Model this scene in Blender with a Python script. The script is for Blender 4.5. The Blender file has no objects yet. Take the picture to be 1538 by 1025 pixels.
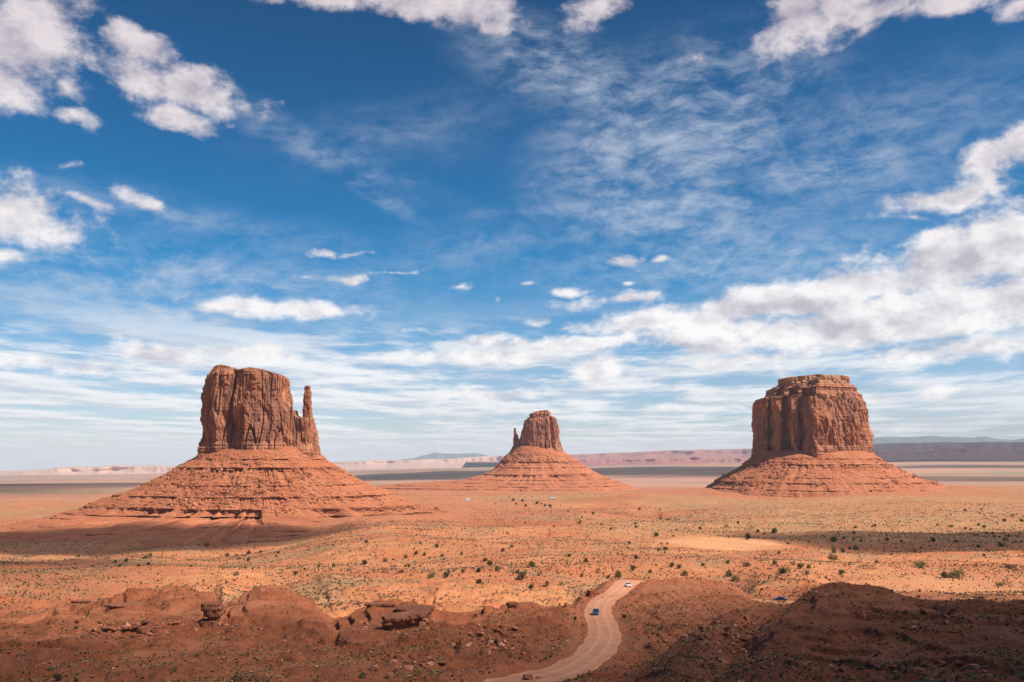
import bpy, math, random
import numpy as np
from mathutils import Vector

# ------------------------------------------------------------------ camera, world, sun, exposure
SC = bpy.context.scene
COL = SC.collection
FPX = 1332.0                      # focal length in photograph pixels (1538 wide)
PITCH = math.atan(177.5 / FPX)
CAMZ = 130.0
cam_d = bpy.data.cameras.new('camera'); cam = bpy.data.objects.new('camera', cam_d); COL.objects.link(cam)
cam.location = (0, 0, CAMZ); cam.rotation_euler = (math.radians(90) + PITCH, 0, 0)
cam_d.sensor_width = 36.0; cam_d.lens = 36.0 * FPX / 1538.0
cam_d.clip_start = 0.5; cam_d.clip_end = 150000.0
SC.camera = cam
SUN_EL = math.radians(50); SUN_AZ = math.radians(113)        # azimuth clockwise from +Y (the view direction)
S = Vector((math.sin(SUN_AZ) * math.cos(SUN_EL), math.cos(SUN_AZ) * math.cos(SUN_EL), math.sin(SUN_EL)))
sd = bpy.data.lights.new('sun', 'SUN'); sd.energy = 5.0; sd.angle = math.radians(0.5); sd.color = (1.0, 0.93, 0.84)
sun = bpy.data.objects.new('sun', sd); COL.objects.link(sun)
sun.rotation_euler = (-S).to_track_quat('-Z', 'Y').to_euler(); sun.location = (900, -300, 1500)
SC.view_settings.view_transform = 'Standard'; SC.view_settings.look = 'None'
SC.view_settings.exposure = 0.55; SC.view_settings.gamma = 1.0
SC.cycles.max_bounces = 5; SC.cycles.diffuse_bounces = 2; SC.cycles.transparent_max_bounces = 12
SC.cycles.volume_bounces = 1

sP, cP = math.sin(PITCH), math.cos(PITCH)
def ray(px, py):
    """direction (x/y, z/y) of a photograph pixel, for a point one metre ahead"""
    a = (np.asarray(px, float) - 769) / FPX; b = (512.5 - np.asarray(py, float)) / FPX
    yy = cP - b * sP; zz = sP + b * cP
    return a / yy, zz / yy
def at(px, py, D):
    a, b = ray(px, py)
    return a * D, D, CAMZ + b * D
def to_px(x, y, z):
    z = z - CAMZ
    d = y * cP + z * sP; u = z * cP - y * sP
    return 769 + FPX * x / d, 512.5 - FPX * u / d

# ------------------------------------------------------------------ node helper
class NT:
    def __init__(s, tree): s.t = tree; s.n = tree.nodes; s.l = tree.links
    def node(s, ty, props=None, ins=None):
        n = s.n.new(ty)
        for k, v in (props or {}).items(): setattr(n, k, v)
        for k, v in (ins or {}).items(): s.put(n.inputs[k], v)
        return n
    def put(s, sock, v):
        if isinstance(v, bpy.types.NodeSocket): s.l.new(v, sock)
        else:
            try: sock.default_value = v
            except Exception: sock.default_value = (*v, 1.0)
    def m(s, op, a, b=0.0, c=0.0, clamp=False):
        n = s.node('ShaderNodeMath', {'operation': op, 'use_clamp': clamp}, {0: a, 1: b, 2: c}); return n.outputs[0]
    def v(s, op, a, b=(0, 0, 0)):
        n = s.node('ShaderNodeVectorMath', {'operation': op}, {0: a, 1: b}); return n.outputs[0]
    def noise(s, vec, scale, detail=4, rough=0.55, lac=2.0, dist=0.0, dims='3D', color=False):
        n = s.node('ShaderNodeTexNoise', {'noise_dimensions': dims}, {'Vector': vec, 'Scale': scale, 'Detail': detail, 'Roughness': rough, 'Lacunarity': lac, 'Distortion': dist})
        return n.outputs['Color' if color else 'Fac']
    def ramp(s, x, a, b, c=0.0, d=1.0, smooth=True):
        n = s.node('ShaderNodeMapRange', {'interpolation_type': 'SMOOTHSTEP' if smooth else 'LINEAR'}, {'Value': x, 'From Min': a, 'From Max': b, 'To Min': c, 'To Max': d}); return n.outputs[0]
    def mix(s, f, a, b, bt='MIX'):
        n = s.node('ShaderNodeMix', {'data_type': 'RGBA', 'blend_type': bt})
        s.put(n.inputs[0], f); s.put(n.inputs[6], a); s.put(n.inputs[7], b); return n.outputs[2]
    def crm(s, x, stops):
        n = s.node('ShaderNodeValToRGB', None, {0: x}); e = n.color_ramp.elements
        while len(e) < len(stops): e.new(0.5)
        for q, (p, c) in zip(e, stops): q.position = p; q.color = (*c, 1)
        return n.outputs[0]
    def scale(s, vec, k):
        return s.v('MULTIPLY', vec, k)

# ------------------------------------------------------------------ the sky (world)
world = bpy.data.worlds.new('World'); SC.world = world; world.use_nodes = True
def build_sky():
    w = NT(world.node_tree); w.n.clear()
    SKY = 0.072; KC = 0.75
    sky = w.node('ShaderNodeTexSky', {'sky_type': 'NISHITA', 'sun_disc': False, 'sun_elevation': SUN_EL, 'sun_rotation': SUN_AZ,
                 'altitude': 1700.0, 'air_density': 1.0, 'dust_density': 0.6, 'ozone_density': 2.0})
    tc = w.node('ShaderNodeTexCoord').outputs['Generated']
    sx = w.node('ShaderNodeSeparateXYZ', None, {0: tc})
    X, Y, Z = sx.outputs
    az = w.m('ARCTAN2', X, Y)
    hl = w.m('SQRT', w.m('ADD', w.m('MULTIPLY', X, X), w.m('MULTIPLY', Y, Y)))
    te = w.m('DIVIDE', Z, w.m('MAXIMUM', hl, 0.02))
    P = w.node('ShaderNodeCombineXYZ', None, {0: az, 1: te, 2: 0.0}).outputs[0]
    # clear sky: Nishita graded deeper and more saturated, as through a polariser
    hs = w.node('ShaderNodeHueSaturation', None, {'Hue': 0.483, 'Saturation': 1.30, 'Value': 1.0, 'Color': sky.outputs[0]}).outputs[0]
    tef = w.ramp(te, 0.0, 0.55, 0.0, 1.0, smooth=False)
    grade = w.crm(tef, [(0.0, (1.0, 0.95, 0.98)), (0.16, (0.86, 0.93, 1.10)), (0.40, (0.0, 0.78, 1.06)), (0.66, (0.0, 0.64, 0.90)), (1.0, (0.06, 0.48, 0.68))])
    clear = w.mix(1.0, hs, grade, 'MULTIPLY')
    # warps
    wn = w.noise(P, 9.0, 3, 0.55, color=True)
    warp = w.scale(w.v('SUBTRACT', wn, (0.5, 0.5, 0.5)), (0.055, 0.035, 0.0))
    PW = w.v('ADD', P, warp)
    def blobs(lst, vec):
        acc = None
        for (px, py, rx, ry, rot, wt) in lst:
            a, b = ray(px, py); azc = math.atan(a); tec = float(b * math.cos(azc))
            mp = w.node('ShaderNodeMapping', {'vector_type': 'TEXTURE'}, {'Vector': vec, 'Location': (azc, tec, 0), 'Rotation': (0, 0, math.radians(rot)), 'Scale': (2.0 * rx / FPX, 2.0 * ry / FPX, 1.0)})
            g = w.node('ShaderNodeTexGradient', {'gradient_type': 'SPHERICAL'}, {0: mp.outputs[0]}).outputs['Fac']
            g = w.m('MULTIPLY', g, wt) if wt != 1 else g
            acc = g if acc is None else w.m('MAXIMUM', acc, g)
        return acc
    # heavy cumulus: (x, y, half width, half height, rotation, weight) in photograph pixels
    CU = [(20, 60, 90, 60, 0, 1), (60, 20, 70, 50, 0, .95), (20, 120, 75, 50, 0, .95), (120, 130, 45, 30, 0, .8), (125, 172, 30, 18, 0, .85), (205, 65, 55, 28, -25, .95),
          (205, 110, 70, 32, -25, .95), (290, 135, 75, 38, -15, 1), (370, 160, 45, 26, -10, .85), (275, 185, 50, 24, -20, .9),
          (25, 320, 85, 45, -15, 1.05), (10, 380, 25, 20, 0, .8), (215, 300, 42, 13, -12, .85), (135, 302, 30, 8, -20, .75), (110, 245, 34, 9, 15, .6),
          (480, -8, 120, 22, 0, 1), (600, 2, 120, 26, -5, 1), (700, 15, 95, 38, -15, 1.05), (745, 45, 36, 20, 0, .9), (885, 12, 50, 30, 10, .9),
          (1205, 25, 75, 52, 20, 1.1), (1265, 5, 70, 40, 0, 1), (1330, 10, 80, 28, 20, .95), (1430, 0, 110, 24, 0, 1), (1310, 45, 40, 16, 30, .8), (1530, 10, 50, 22, 0, .8),
          (1495, 235, 50, 32, 0, 1.0), (1490, 270, 30, 24, 60, .95), (1430, 292, 90, 18, 8, 1), (1365, 300, 50, 12, 5, .85), (1545, 220, 45, 30, 0, 1),
          (1370, 327, 50, 9, -5, .7), (1030, 92, 34, 14, 10, .6), (1065, 205, 22, 12, 0, .45),
          (1500, 370, 160, 50, 12, 1.2), (1440, 400, 130, 34, 8, 1.1), (1330, 430, 210, 30, 6, 1.1), (1200, 455, 200, 28, 4, 1.1), (1080, 470, 160, 24, 3, 1.05), (1440, 460, 200, 44, 5, 1.2),
          (960, 485, 120, 20, 4, 1.0), (1320, 490, 240, 36, 3, 1.15), (1160, 500, 220, 28, 2, 1.05), (930, 450, 90, 12, 4, .85), (720, 515, 80, 14, 3, .85), (640, 503, 60, 9, 0, .75),
          (830, 520, 150, 18, 2, .95), (760, 540, 180, 16, 0, .9), (1430, 530, 200, 24, 3, .95), (1130, 540, 160, 14, 2, .8),
          (932, 390, 38, 13, 0, .9), (988, 388, 24, 6, 8, .7), (524, 420, 28, 10, 0, .85), (480, 381, 19, 8, 0, .8), (522, 380, 34, 5, 10, .7), (600, 408, 40, 5, 6, .7), (466, 418, 16, 6, 0, .7),
          (690, 429, 22, 9, 12, .75), (749, 447, 14, 13, 20, .8), (812, 482, 22, 9, 0, .8), (853, 437, 34, 7, 0, .7), (850, 495, 18, 5, 0, .7), (932, 425, 12, 5, 0, .75), (795, 427, 18, 5, 8, .65),
          (420, 467, 130, 15, 0, 1.0), (540, 468, 18, 6, 0, .65), (235, 530, 62, 17, -8, 1.0), (380, 533, 130, 14, 0, .9), (60, 545, 180, 16, 0, .85), (898, 556, 44, 20, 0, 1.1), (740, 594, 90, 11, 0, .9),
          (1000, 590, 60, 8, 0, .7), (1005, 615, 46, 8, 0, .75), (1405, 593, 34, 9, 0, .8), (1310, 598, 50, 8, 0, .75), (520, 603, 20, 5, 0, .8), (1100, 610, 46, 6, 0, .7), (1338, 650, 60, 5, 0, .7), (1345, 647, 18, 8, 0, .8)]
    B = blobs(CU, PW)
    tv = w.m('ADD', w.m('MULTIPLY', te, 1.15), w.m('MULTIPLY', w.m('SUBTRACT', 1.0, w.m('EXPONENT', w.m('DIVIDE', te, -0.12))), 0.20))   # noise gets flatter towards the horizon
    cs = w.node('ShaderNodeCombineXYZ', None, {0: az, 1: tv, 2: 0.0}).outputs[0]
    n1 = w.noise(cs, 15.0, 10, 0.60, 2.15)
    n2 = w.noise(cs, 55.0, 5, 0.6, 2.1)
    n1b = w.noise(w.v('ADD', cs, (0.012, 0.026, 0.0)), 15.0, 5, 0.55, 2.15)
    dens = w.m('ADD', w.m('SUBTRACT', B, 0.50), w.m('ADD', w.m('MULTIPLY', w.m('SUBTRACT', n1, 0.50), 1.55), w.m('MULTIPLY', w.m('SUBTRACT', n2, 0.5), 0.30)))
    cov = w.ramp(dens, -0.12, 0.34)
    # lit from upper right, greyer undersides and cores
    sh = w.m('MULTIPLY', w.m('SUBTRACT', n1b, n1), 3.4)
    core = w.ramp(dens, 0.10, 0.65, 0.0, 0.30)
    lit = w.m('ADD', w.m('SUBTRACT', w.m('SUBTRACT', 0.70, sh), core), 0.06, clamp=True)
    K = KC / SKY
    hi = w.ramp(te, 0.05, 0.5)
    cloud_hi = w.mix(hi, tuple(k * K for k in (0.97, 0.95, 0.94)), tuple(k * K for k in (0.72, 0.65, 0.68)))
    cloud_lo = w.mix(hi, tuple(k * K for k in (0.50, 0.49, 0.55)), tuple(k * K for k in (0.38, 0.35, 0.43)))
    cc = w.mix(lit, cloud_lo, cloud_hi)
    # ranks of small clouds seen edge-on low over the horizon (a flat cloud deck in perspective)
    iv = w.m('DIVIDE', 1.0, w.m('ADD', w.m('MAXIMUM', te, 0.0), 0.055))
    ss = w.node('ShaderNodeCombineXYZ', None, {0: w.m('MULTIPLY', w.m('MULTIPLY', az, iv), 1.0), 1: iv, 2: 3.1}).outputs[0]
    s1 = w.noise(ss, 1.15, 8, 0.60, 2.1)
    s0 = w.noise(w.scale(ss, (0.35, 0.55, 1.0)), 0.9, 3, 0.5, 2.0)
    band = w.m('MULTIPLY', w.ramp(te, 0.185, 0.10), w.ramp(te, -0.02, 0.05, 0.5, 1.0))
    s1c = w.m('MULTIPLY', w.ramp(w.m('ADD', s1, w.m('MULTIPLY', w.m('SUBTRACT', s0, 0.5), 0.35)), 0.375, 0.56), band)
    s1c = w.m('MULTIPLY', s1c, w.ramp(az, 0.10, 0.55, 0.97, 0.70))
    s1s = w.noise(w.v('ADD', ss, (0.15, -0.30, 0.0)), 1.15, 4, 0.55, 2.1)
    strat = w.mix(w.ramp(w.m('SUBTRACT', s1, s1s), -0.14, 0.12), tuple(k * K for k in (0.62, 0.66, 0.72)), tuple(k * K for k in (0.93, 0.93, 0.93)))
    # thin cirrus veils and altocumulus ripples
    CI = [(1000, 220, 170, 110, 30, 1.0), (850, 110, 150, 60, -25, .8), (1000, 320, 160, 60, -20, .95), (1080, 120, 160, 70, 0, .7), (600, 200, 220, 60, 15, .38), (500, 230, 160, 30, -20, .55),
          (540, 270, 100, 14, -30, .6), (200, 430, 330, 60, 0, .85), (900, 300, 200, 20, 10, .6), (1250, 250, 280, 100, 10, .6), (300, 330, 300, 30, -8, .5), (1100, 400, 300, 50, 0, .7), (700, 380, 220, 50, 10, .45)]
    C = blobs(CI, PW)
    rot = w.node('ShaderNodeMapping', {'vector_type': 'POINT'}, {'Vector': PW, 'Rotation': (0, 0, math.radians(-14)), 'Scale': (1.0, 2.0, 1.0)}).outputs[0]
    c1 = w.noise(rot, 26.0, 8, 0.64, 2.2, 0.0)
    c2 = w.noise(w.scale(rot, (0.45, 1.2, 1.0)), 7.0, 7, 0.62, 2.0, 0.15)
    cir = w.m('MULTIPLY', w.ramp(w.m('ADD', w.m('MULTIPLY', c1, 0.6), w.m('MULTIPLY', c2, 0.4)), 0.36, 0.70), w.ramp(C, 0.08, 0.75), clamp=True)
    cir = w.m('MULTIPLY', cir, 0.72)
    veil = w.m('MULTIPLY', w.ramp(c2, 0.36, 0.75), w.ramp(te, 0.26, 0.08, 0.0, 0.36))
    cir = w.m('MAXIMUM', cir, veil)
    out = w.mix(cir, clear, tuple(k * K for k in (0.56, 0.62, 0.72)))
    out = w.mix(w.m('MULTIPLY', s1c, 0.92), out, strat)
    out = w.mix(w.m('MULTIPLY', cov, 0.97), out, cc)
    bg = w.node('ShaderNodeBackground', None, {'Color': out, 'Strength': SKY})
    o = w.node('ShaderNodeOutputWorld'); w.l.new(bg.outputs[0], o.inputs[0])
build_sky()
world.cycles.sampling_method = 'MANUAL'; world.cycles.sample_map_resolution = 512

# ------------------------------------------------------------------ numpy noise
_rng = np.random.RandomState(7)
_perm = np.concatenate([_rng.permutation(256)] * 2).astype(np.int32)
_g = _rng.normal(size=(256, 3)).astype(np.float32); _g /= np.linalg.norm(_g, axis=1)[:, None]
def pn(x, y, z=0.0):
    x = np.asarray(x, np.float32); y = np.asarray(y, np.float32); z = np.asarray(z, np.float32)
    x, y, z = np.broadcast_arrays(x, y, z)
    xi = np.floor(x).astype(np.int32); yi = np.floor(y).astype(np.int32); zi = np.floor(z).astype(np.int32)
    xf = x - xi; yf = y - yi; zf = z - zi
    u = xf * xf * xf * (xf * (xf * 6 - 15) + 10); v = yf * yf * yf * (yf * (yf * 6 - 15) + 10); w = zf * zf * zf * (zf * (zf * 6 - 15) + 10)
    xi &= 255; yi &= 255; zi &= 255
    def gr(i, j, k):
        h = _perm[_perm[_perm[(xi + i) & 255] + ((yi + j) & 255)] + ((zi + k) & 255)]
        g = _g[h]; return g[..., 0] * (xf - i) + g[..., 1] * (yf - j) + g[..., 2] * (zf - k)
    a = gr(0, 0, 0); a += u * (gr(1, 0, 0) - a); b = gr(0, 1, 0); b += u * (gr(1, 1, 0) - b)
    a += v * (b - a)
    if np.all(zf == 0): return a * 1.5
    c = gr(0, 0, 1); c += u * (gr(1, 0, 1) - c); d = gr(0, 1, 1); d += u * (gr(1, 1, 1) - d)
    c += v * (d - c)
    return (a + w * (c - a)) * 1.5
def fbm(x, y, z=0.0, o=4, r=0.5, l=2.03):
    s = 0; a = 1.0; t = 0
    for i in range(o):
        s = s + a * pn(x + 17.3 * i, y - 9.1 * i, z if np.isscalar(z) and z == 0 else z + 4.7 * i); t += a; a *= r; x = x * l; y = y * l
        if not (np.isscalar(z) and z == 0): z = z * l
    return s / t
def ridge(x, y, z=0.0, o=3, r=0.5):
    s = 0; a = 1.0; t = 0
    for i in range(o):
        s = s + a * (1 - 2 * np.abs(pn(x + 31.3 * i, y + 7.7 * i, z))); t += a; a *= r; x = x * 2.07; y = y * 2.07
        if not (np.isscalar(z) and z == 0): z = z * 2.07
    return s / t
def sst(x, a, b):
    t = np.clip((x - a) / (b - a), 0, 1); return t * t * (3 - 2 * t)
def hash1(i):
    return np.modf(np.abs(np.sin(i * 12.9898 + 4.1) * 43758.5453))[0]

# ------------------------------------------------------------------ mesh helpers, tagging
def raw_mesh(name, V, F=None, quads=None, mats=(), smooth=True):
    me = bpy.data.meshes.new(name)
    V = np.asarray(V, np.float32).reshape(-1, 3)
    me.vertices.add(len(V)); me.vertices.foreach_set('co', V.ravel())
    if quads is not None:
        q = np.asarray(quads, np.int32); k = q.shape[1]
        me.loops.add(q.size); me.loops.foreach_set('vertex_index', q.ravel())
        me.polygons.add(len(q)); me.polygons.foreach_set('loop_start', np.arange(0, q.size, k, dtype=np.int32))
        try: me.polygons.foreach_set('loop_total', np.full(len(q), k, np.int32))
        except Exception: pass
    else:
        ls = [len(f) for f in F]
        me.loops.add(sum(ls)); me.loops.foreach_set('vertex_index', np.concatenate([np.asarray(f, np.int32) for f in F]))
        st = np.concatenate([[0], np.cumsum(ls)[:-1]]).astype(np.int32)
        me.polygons.add(len(F)); me.polygons.foreach_set('loop_start', st)
        try: me.polygons.foreach_set('loop_total', np.array(ls, np.int32))
        except Exception: pass
    for m in mats: me.materials.append(m)
    me.update(calc_edges=True)
    if not smooth: me.polygons.foreach_set('use_smooth', np.zeros(len(me.polygons), bool))
    else: me.polygons.foreach_set('use_smooth', np.ones(len(me.polygons), bool))
    me.validate()
    return me
def link(name, me, parent=None):
    o = bpy.data.objects.new(name, me); COL.objects.link(o)
    if parent is not None: o.parent = parent
    return o
def tag(o, label=None, cat=None, group=None, kind=None):
    if label: o['label'] = label
    if cat: o['category'] = cat
    if group: o['group'] = group
    if kind: o['kind'] = kind
    return o
def vcol(me, name, arr):
    a = me.attributes.new(name, 'FLOAT_COLOR', 'POINT')
    c = np.ones((len(me.vertices), 4), np.float32); c[:, :arr.shape[1]] = arr
    a.data.foreach_set('color', c.ravel())
def grid_quads(nr, nc, wrap=False):
    r = np.arange(nr - 1)[:, None]; n = nc if wrap else nc - 1
    c = np.arange(n)[None, :]; c2 = (c + 1) % nc
    q = np.stack([r * nc + c, r * nc + c2, (r + 1) * nc + c2, (r + 1) * nc + c], -1)
    return q.reshape(-1, 4)

# ------------------------------------------------------------------ materials
def new_mat(name):
    m = bpy.data.materials.new(name); m.use_nodes = True
    t = NT(m.node_tree); t.n.clear()
    b = t.node('ShaderNodeBsdfPrincipled'); o = t.node('ShaderNodeOutputMaterial'); t.l.new(b.outputs[0], o.inputs[0])
    b.inputs['Roughness'].default_value = 0.9
    b.inputs['Specular IOR Level'].default_value = 0.15
    return m, t, b
def add_bump(t, b, h, dist, strength=1.0):
    bp = t.node('ShaderNodeBump', None, {'Strength': strength, 'Distance': dist, 'Height': h})
    t.l.new(bp.outputs[0], b.inputs['Normal'])

def mat_ground():
    m, t, b = new_mat('desert_ground')
    geo = t.node('ShaderNodeNewGeometry').outputs['Position']
    at_ = t.node('ShaderNodeAttribute', {'attribute_name': 'zone'})
    sp = t.node('ShaderNodeSeparateColor', None, {0: at_.outputs['Color']})
    dark, grass, pale = sp.outputs[0], sp.outputs[1], sp.outputs[2]
    a2 = t.node('ShaderNodeAttribute', {'attribute_name': 'zone_two'})
    sp2 = t.node('ShaderNodeSeparateColor', None, {0: a2.outputs['Color']})
    far, speck, purple = sp2.outputs[0], sp2.outputs[1], sp2.outputs[2]
    nA = t.noise(geo, 0.012, 6, 0.6); nB = t.noise(geo, 0.11, 6, 0.62); nC = t.noise(geo, 1.3, 5, 0.65)
    sand = t.mix(t.ramp(nA, 0.35, 0.65), (0.49, 0.163, 0.066), (0.61, 0.262, 0.106))
    sand = t.mix(t.ramp(nB, 0.38, 0.66, 0, 0.65), sand, (0.40, 0.112, 0.048))
    sand = t.mix(t.ramp(nC, 0.30, 0.70, 0, 0.28), sand, (0.33, 0.125, 0.065))
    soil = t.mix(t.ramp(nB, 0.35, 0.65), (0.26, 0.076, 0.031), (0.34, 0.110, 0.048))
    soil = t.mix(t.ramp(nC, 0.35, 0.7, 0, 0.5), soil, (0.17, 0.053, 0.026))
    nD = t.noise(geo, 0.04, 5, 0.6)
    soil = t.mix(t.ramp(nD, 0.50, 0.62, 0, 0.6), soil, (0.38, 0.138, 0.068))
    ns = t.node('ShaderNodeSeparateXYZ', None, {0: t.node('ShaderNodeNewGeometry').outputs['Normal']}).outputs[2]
    soil = t.mix(t.ramp(ns, 0.80, 0.55, 0, 0.8), soil, (0.17, 0.052, 0.028))  # steep risers darkened: bare rock, with overhang shade put into the colour
    nL = t.noise(t.scale(geo, (0.6, 1.0, 1.0)), 0.0045, 4, 0.6)
    sand = t.mix(t.ramp(nL, 0.48, 0.60, 0, 0.8), sand, (0.38, 0.118, 0.052))
    nM = t.noise(t.scale(geo, (0.7, 1.0, 1.0)), 0.020, 5, 0.65)
    sand = t.mix(t.ramp(nM, 0.52, 0.62, 0, 0.7), sand, (0.34, 0.195, 0.095))
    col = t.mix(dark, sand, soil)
    gr = t.mix(t.ramp(nC, 0.35, 0.65), (0.43, 0.250, 0.098), (0.27, 0.190, 0.095))
    gmask = t.m('MULTIPLY', t.m('MULTIPLY', grass, 0.85), t.ramp(t.m('ADD', t.m('MULTIPLY', nB, 0.5), t.m('MULTIPLY', nC, 0.5)), 0.40, 0.60))
    col = t.mix(gmask, col, gr)
    col = t.mix(pale, col, (0.62, 0.29, 0.135))
    col = t.mix(purple, col, t.mix(t.ramp(nB, 0.35, 0.65), (0.40, 0.128, 0.060), (0.46, 0.175, 0.082)))
    # scrub too far away to be modelled: grey-green specks of plant cover
    st = t.scale(geo, (1.0, 0.55, 0.0))
    v1 = t.noise(st, 0.16, 3, 0.7)
    v0 = t.noise(geo, 0.006, 5, 0.6)
    sm = t.m('MULTIPLY', t.ramp(v1, 0.50, 0.60), speck)
    sm = t.m('MULTIPLY', sm, t.ramp(v0, 0.34, 0.60, 0.35, 1.0))
    col = t.mix(t.m('MULTIPLY', sm, 0.8), col, (0.135, 0.120, 0.075))
    # far plain: long bands of grey scrub, pale pink silt and red sand
    stf = t.scale(geo, (0.00022, 0.00070, 0.0))
    f1 = t.noise(stf, 1.0, 6, 0.6)
    farc = t.crm(f1, [(0.30, (0.19, 0.125, 0.085)), (0.42, (0.26, 0.19, 0.115)), (0.50, (0.44, 0.22, 0.15)), (0.58, (0.26, 0.18, 0.125)), (0.70, (0.48, 0.29, 0.22))])
    col = t.mix(far, col, farc)
    t.l.new(col, b.inputs['Base Color'])
    hb = t.m('ADD', t.m('MULTIPLY', t.noise(geo, 0.7, 8, 0.65), 0.9), t.m('MULTIPLY', nB, 1.5))
    add_bump(t, b, hb, 1.3, 0.9)
    return m
def mat_rock(name, base, light, dark, zscale=1.0, stain=0.6, cap=None):
    m, t, b = new_mat(name)
    geo = t.node('ShaderNodeNewGeometry').outputs['Position']
    sep = t.node('ShaderNodeSeparateXYZ', None, {0: geo}).outputs
    wv = t.noise(geo, 0.02, 3, 0.5)
    zz = t.m('ADD', sep[2], t.m('MULTIPLY', wv, 10.0))
    zc = t.node('ShaderNodeCombineXYZ', None, {0: 0.0, 1: 0.0, 2: zz}).outputs[0]
    bands = t.noise(zc, 0.16 * zscale, 5, 0.75)
    pn_ = t.noise(t.scale(geo, (1, 1, 0.35)), 0.035, 6, 0.6)
    streak = t.noise(t.scale(geo, (1, 1, 0.07)), 0.10, 5, 0.62)
    fine = t.noise(t.scale(geo, (1, 1, 0.6)), 0.5, 6, 0.7)
    col = t.mix(t.ramp(pn_, 0.36, 0.64), base, light)
    col = t.mix(t.ramp(bands, 0.35, 0.65, 0.0, 0.35), col, tuple(k * 0.72 for k in base))
    scar = t.noise(t.scale(geo, (1, 1, 0.45)), 0.055, 4, 0.5)
    col = t.mix(t.ramp(scar, 0.58, 0.62, 0, 0.75), col, tuple(min(1, k * 1.18) for k in light))
    var = t.noise(t.scale(geo, (1, 1, 0.16)), 0.022, 5, 0.6)
    col = t.mix(t.m('MULTIPLY', t.ramp(var, 0.50, 0.60), stain * 0.65), col, tuple(k * 1.35 for k in dark))
    col = t.mix(t.m('MULTIPLY', t.ramp(streak, 0.52, 0.60), stain), col, dark)
    col = t.mix(t.ramp(fine, 0.35, 0.70, 0.0, 0.40), col, tuple(k * 0.62 for k in base))
    if cap: col = t.mix(t.ramp(t.m('ADD', sep[2], t.m('MULTIPLY', fine, 14.0)), cap[0], cap[1]), col, t.mix(t.ramp(fine, 0.4, 0.6), cap[2], cap[3]))
    t.l.new(col, b.inputs['Base Color'])
    h = t.m('ADD', t.m('MULTIPLY', fine, 1.4), t.m('MULTIPLY', streak, 2.0))
    h = t.m('ADD', h, t.m('MULTIPLY', t.noise(t.scale(geo, (1, 1, 3.0)), 0.35, 6, 0.7), 1.2))
    add_bump(t, b, h, 1.1, 0.75)
    return m
def mat_talus(name, c1, c2, c3, pale):
    m, t, b = new_mat(name)
    geo = t.node('ShaderNodeNewGeometry'); pos = geo.outputs['Position']
    sep = t.node('ShaderNodeSeparateXYZ', None, {0: pos}).outputs
    nsep = t.node('ShaderNodeSeparateXYZ', None, {0: geo.outputs['Normal']}).outputs
    wv = t.noise(pos, 0.015, 3, 0.5)
    zc = t.node('ShaderNodeCombineXYZ', None, {2: t.m('ADD', sep[2], t.m('MULTIPLY', wv, 8.0))}).outputs[0]
    bands = t.noise(zc, 0.30, 5, 0.75)
    n1 = t.noise(pos, 0.03, 6, 0.62); n2 = t.noise(pos, 0.30, 6, 0.72)
    col = t.mix(t.ramp(n1, 0.38, 0.62), c1, c2)
    col = t.mix(t.ramp(bands, 0.40, 0.62, 0, 0.5), col, c3)
    col = t.mix(t.ramp(n2, 0.50, 0.72, 0, 0.55), col, c3)
    vo = t.node('ShaderNodeTexVoronoi', {'feature': 'F1'}, {'Vector': pos, 'Scale': 0.33, 'Randomness': 1.0})
    ck = t.m('MULTIPLY', t.ramp(vo.outputs['Distance'], 0.24, 0.14), t.ramp(t.noise(pos, 0.02, 4, 0.6), 0.50, 0.62))
    col = t.mix(t.m('MULTIPLY', ck, 0.75), col, pale)
    col = t.mix(t.ramp(nsep[2], 0.62, 0.30, 0.0, 0.75), col, (0.17, 0.062, 0.034))   # bare dark ledge rock
    t.l.new(col, b.inputs['Base Color'])
    h = t.m('ADD', t.m('MULTIPLY', n2, 2.2), t.m('MULTIPLY', t.ramp(vo.outputs['Distance'], 0.4, 0.0), 0.9))
    add_bump(t, b, h, 1.0, 0.8)
    return m
def mat_vc(name, rough=0.85, nz=0.25, nscale=3.0, spec=0.1):
    """colour carried by the attribute 'tint' (plant or stone kinds), broken up by noise"""
    m, t, b = new_mat(name)
    a = t.node('ShaderNodeAttribute', {'attribute_name': 'tint'}).outputs['Color']
    g = t.node('ShaderNodeNewGeometry').outputs['Position']
    n = t.noise(g, nscale, 4, 0.6)
    col = t.mix(1.0, a, t.mix(t.ramp(n, 0.3, 0.7), (1 - nz,) * 3, (1 + nz,) * 3), 'MULTIPLY')
    t.l.new(col, b.inputs['Base Color']); b.inputs['Roughness'].default_value = rough; b.inputs['Specular IOR Level'].default_value = spec
    return m
def mat_plain(name, c, rough=0.6, metal=0.0, spec=0.3, emis=None, nz=0.1, nscale=4.0, coat=0.0):
    m, t, b = new_mat(name)
    g = t.node('ShaderNodeTexCoord').outputs['Object']
    n = t.noise(g, nscale, 4, 0.6)
    col = t.mix(t.ramp(n, 0.3, 0.7), tuple(k * (1 - nz) for k in c), tuple(min(1, k * (1 + nz)) for k in c))
    t.l.new(col, b.inputs['Base Color']); b.inputs['Roughness'].default_value = rough; b.inputs['Metallic'].default_value = metal
    b.inputs['Specular IOR Level'].default_value = spec; b.inputs['Coat Weight'].default_value = coat
    return m

# ------------------------------------------------------------------ the land
ROADPX = [(700, 1060), (770, 1030), (845, 1010), (885, 988), (906, 962), (905, 940), (898, 920), (906, 903), (922, 893), (934, 883), (941, 876), (952, 872.5)]
ROADW = [10, 10, 9.5, 8.5, 8, 7.6, 7.4, 7.4, 7.4, 7.6, 8.5, 10]

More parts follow.
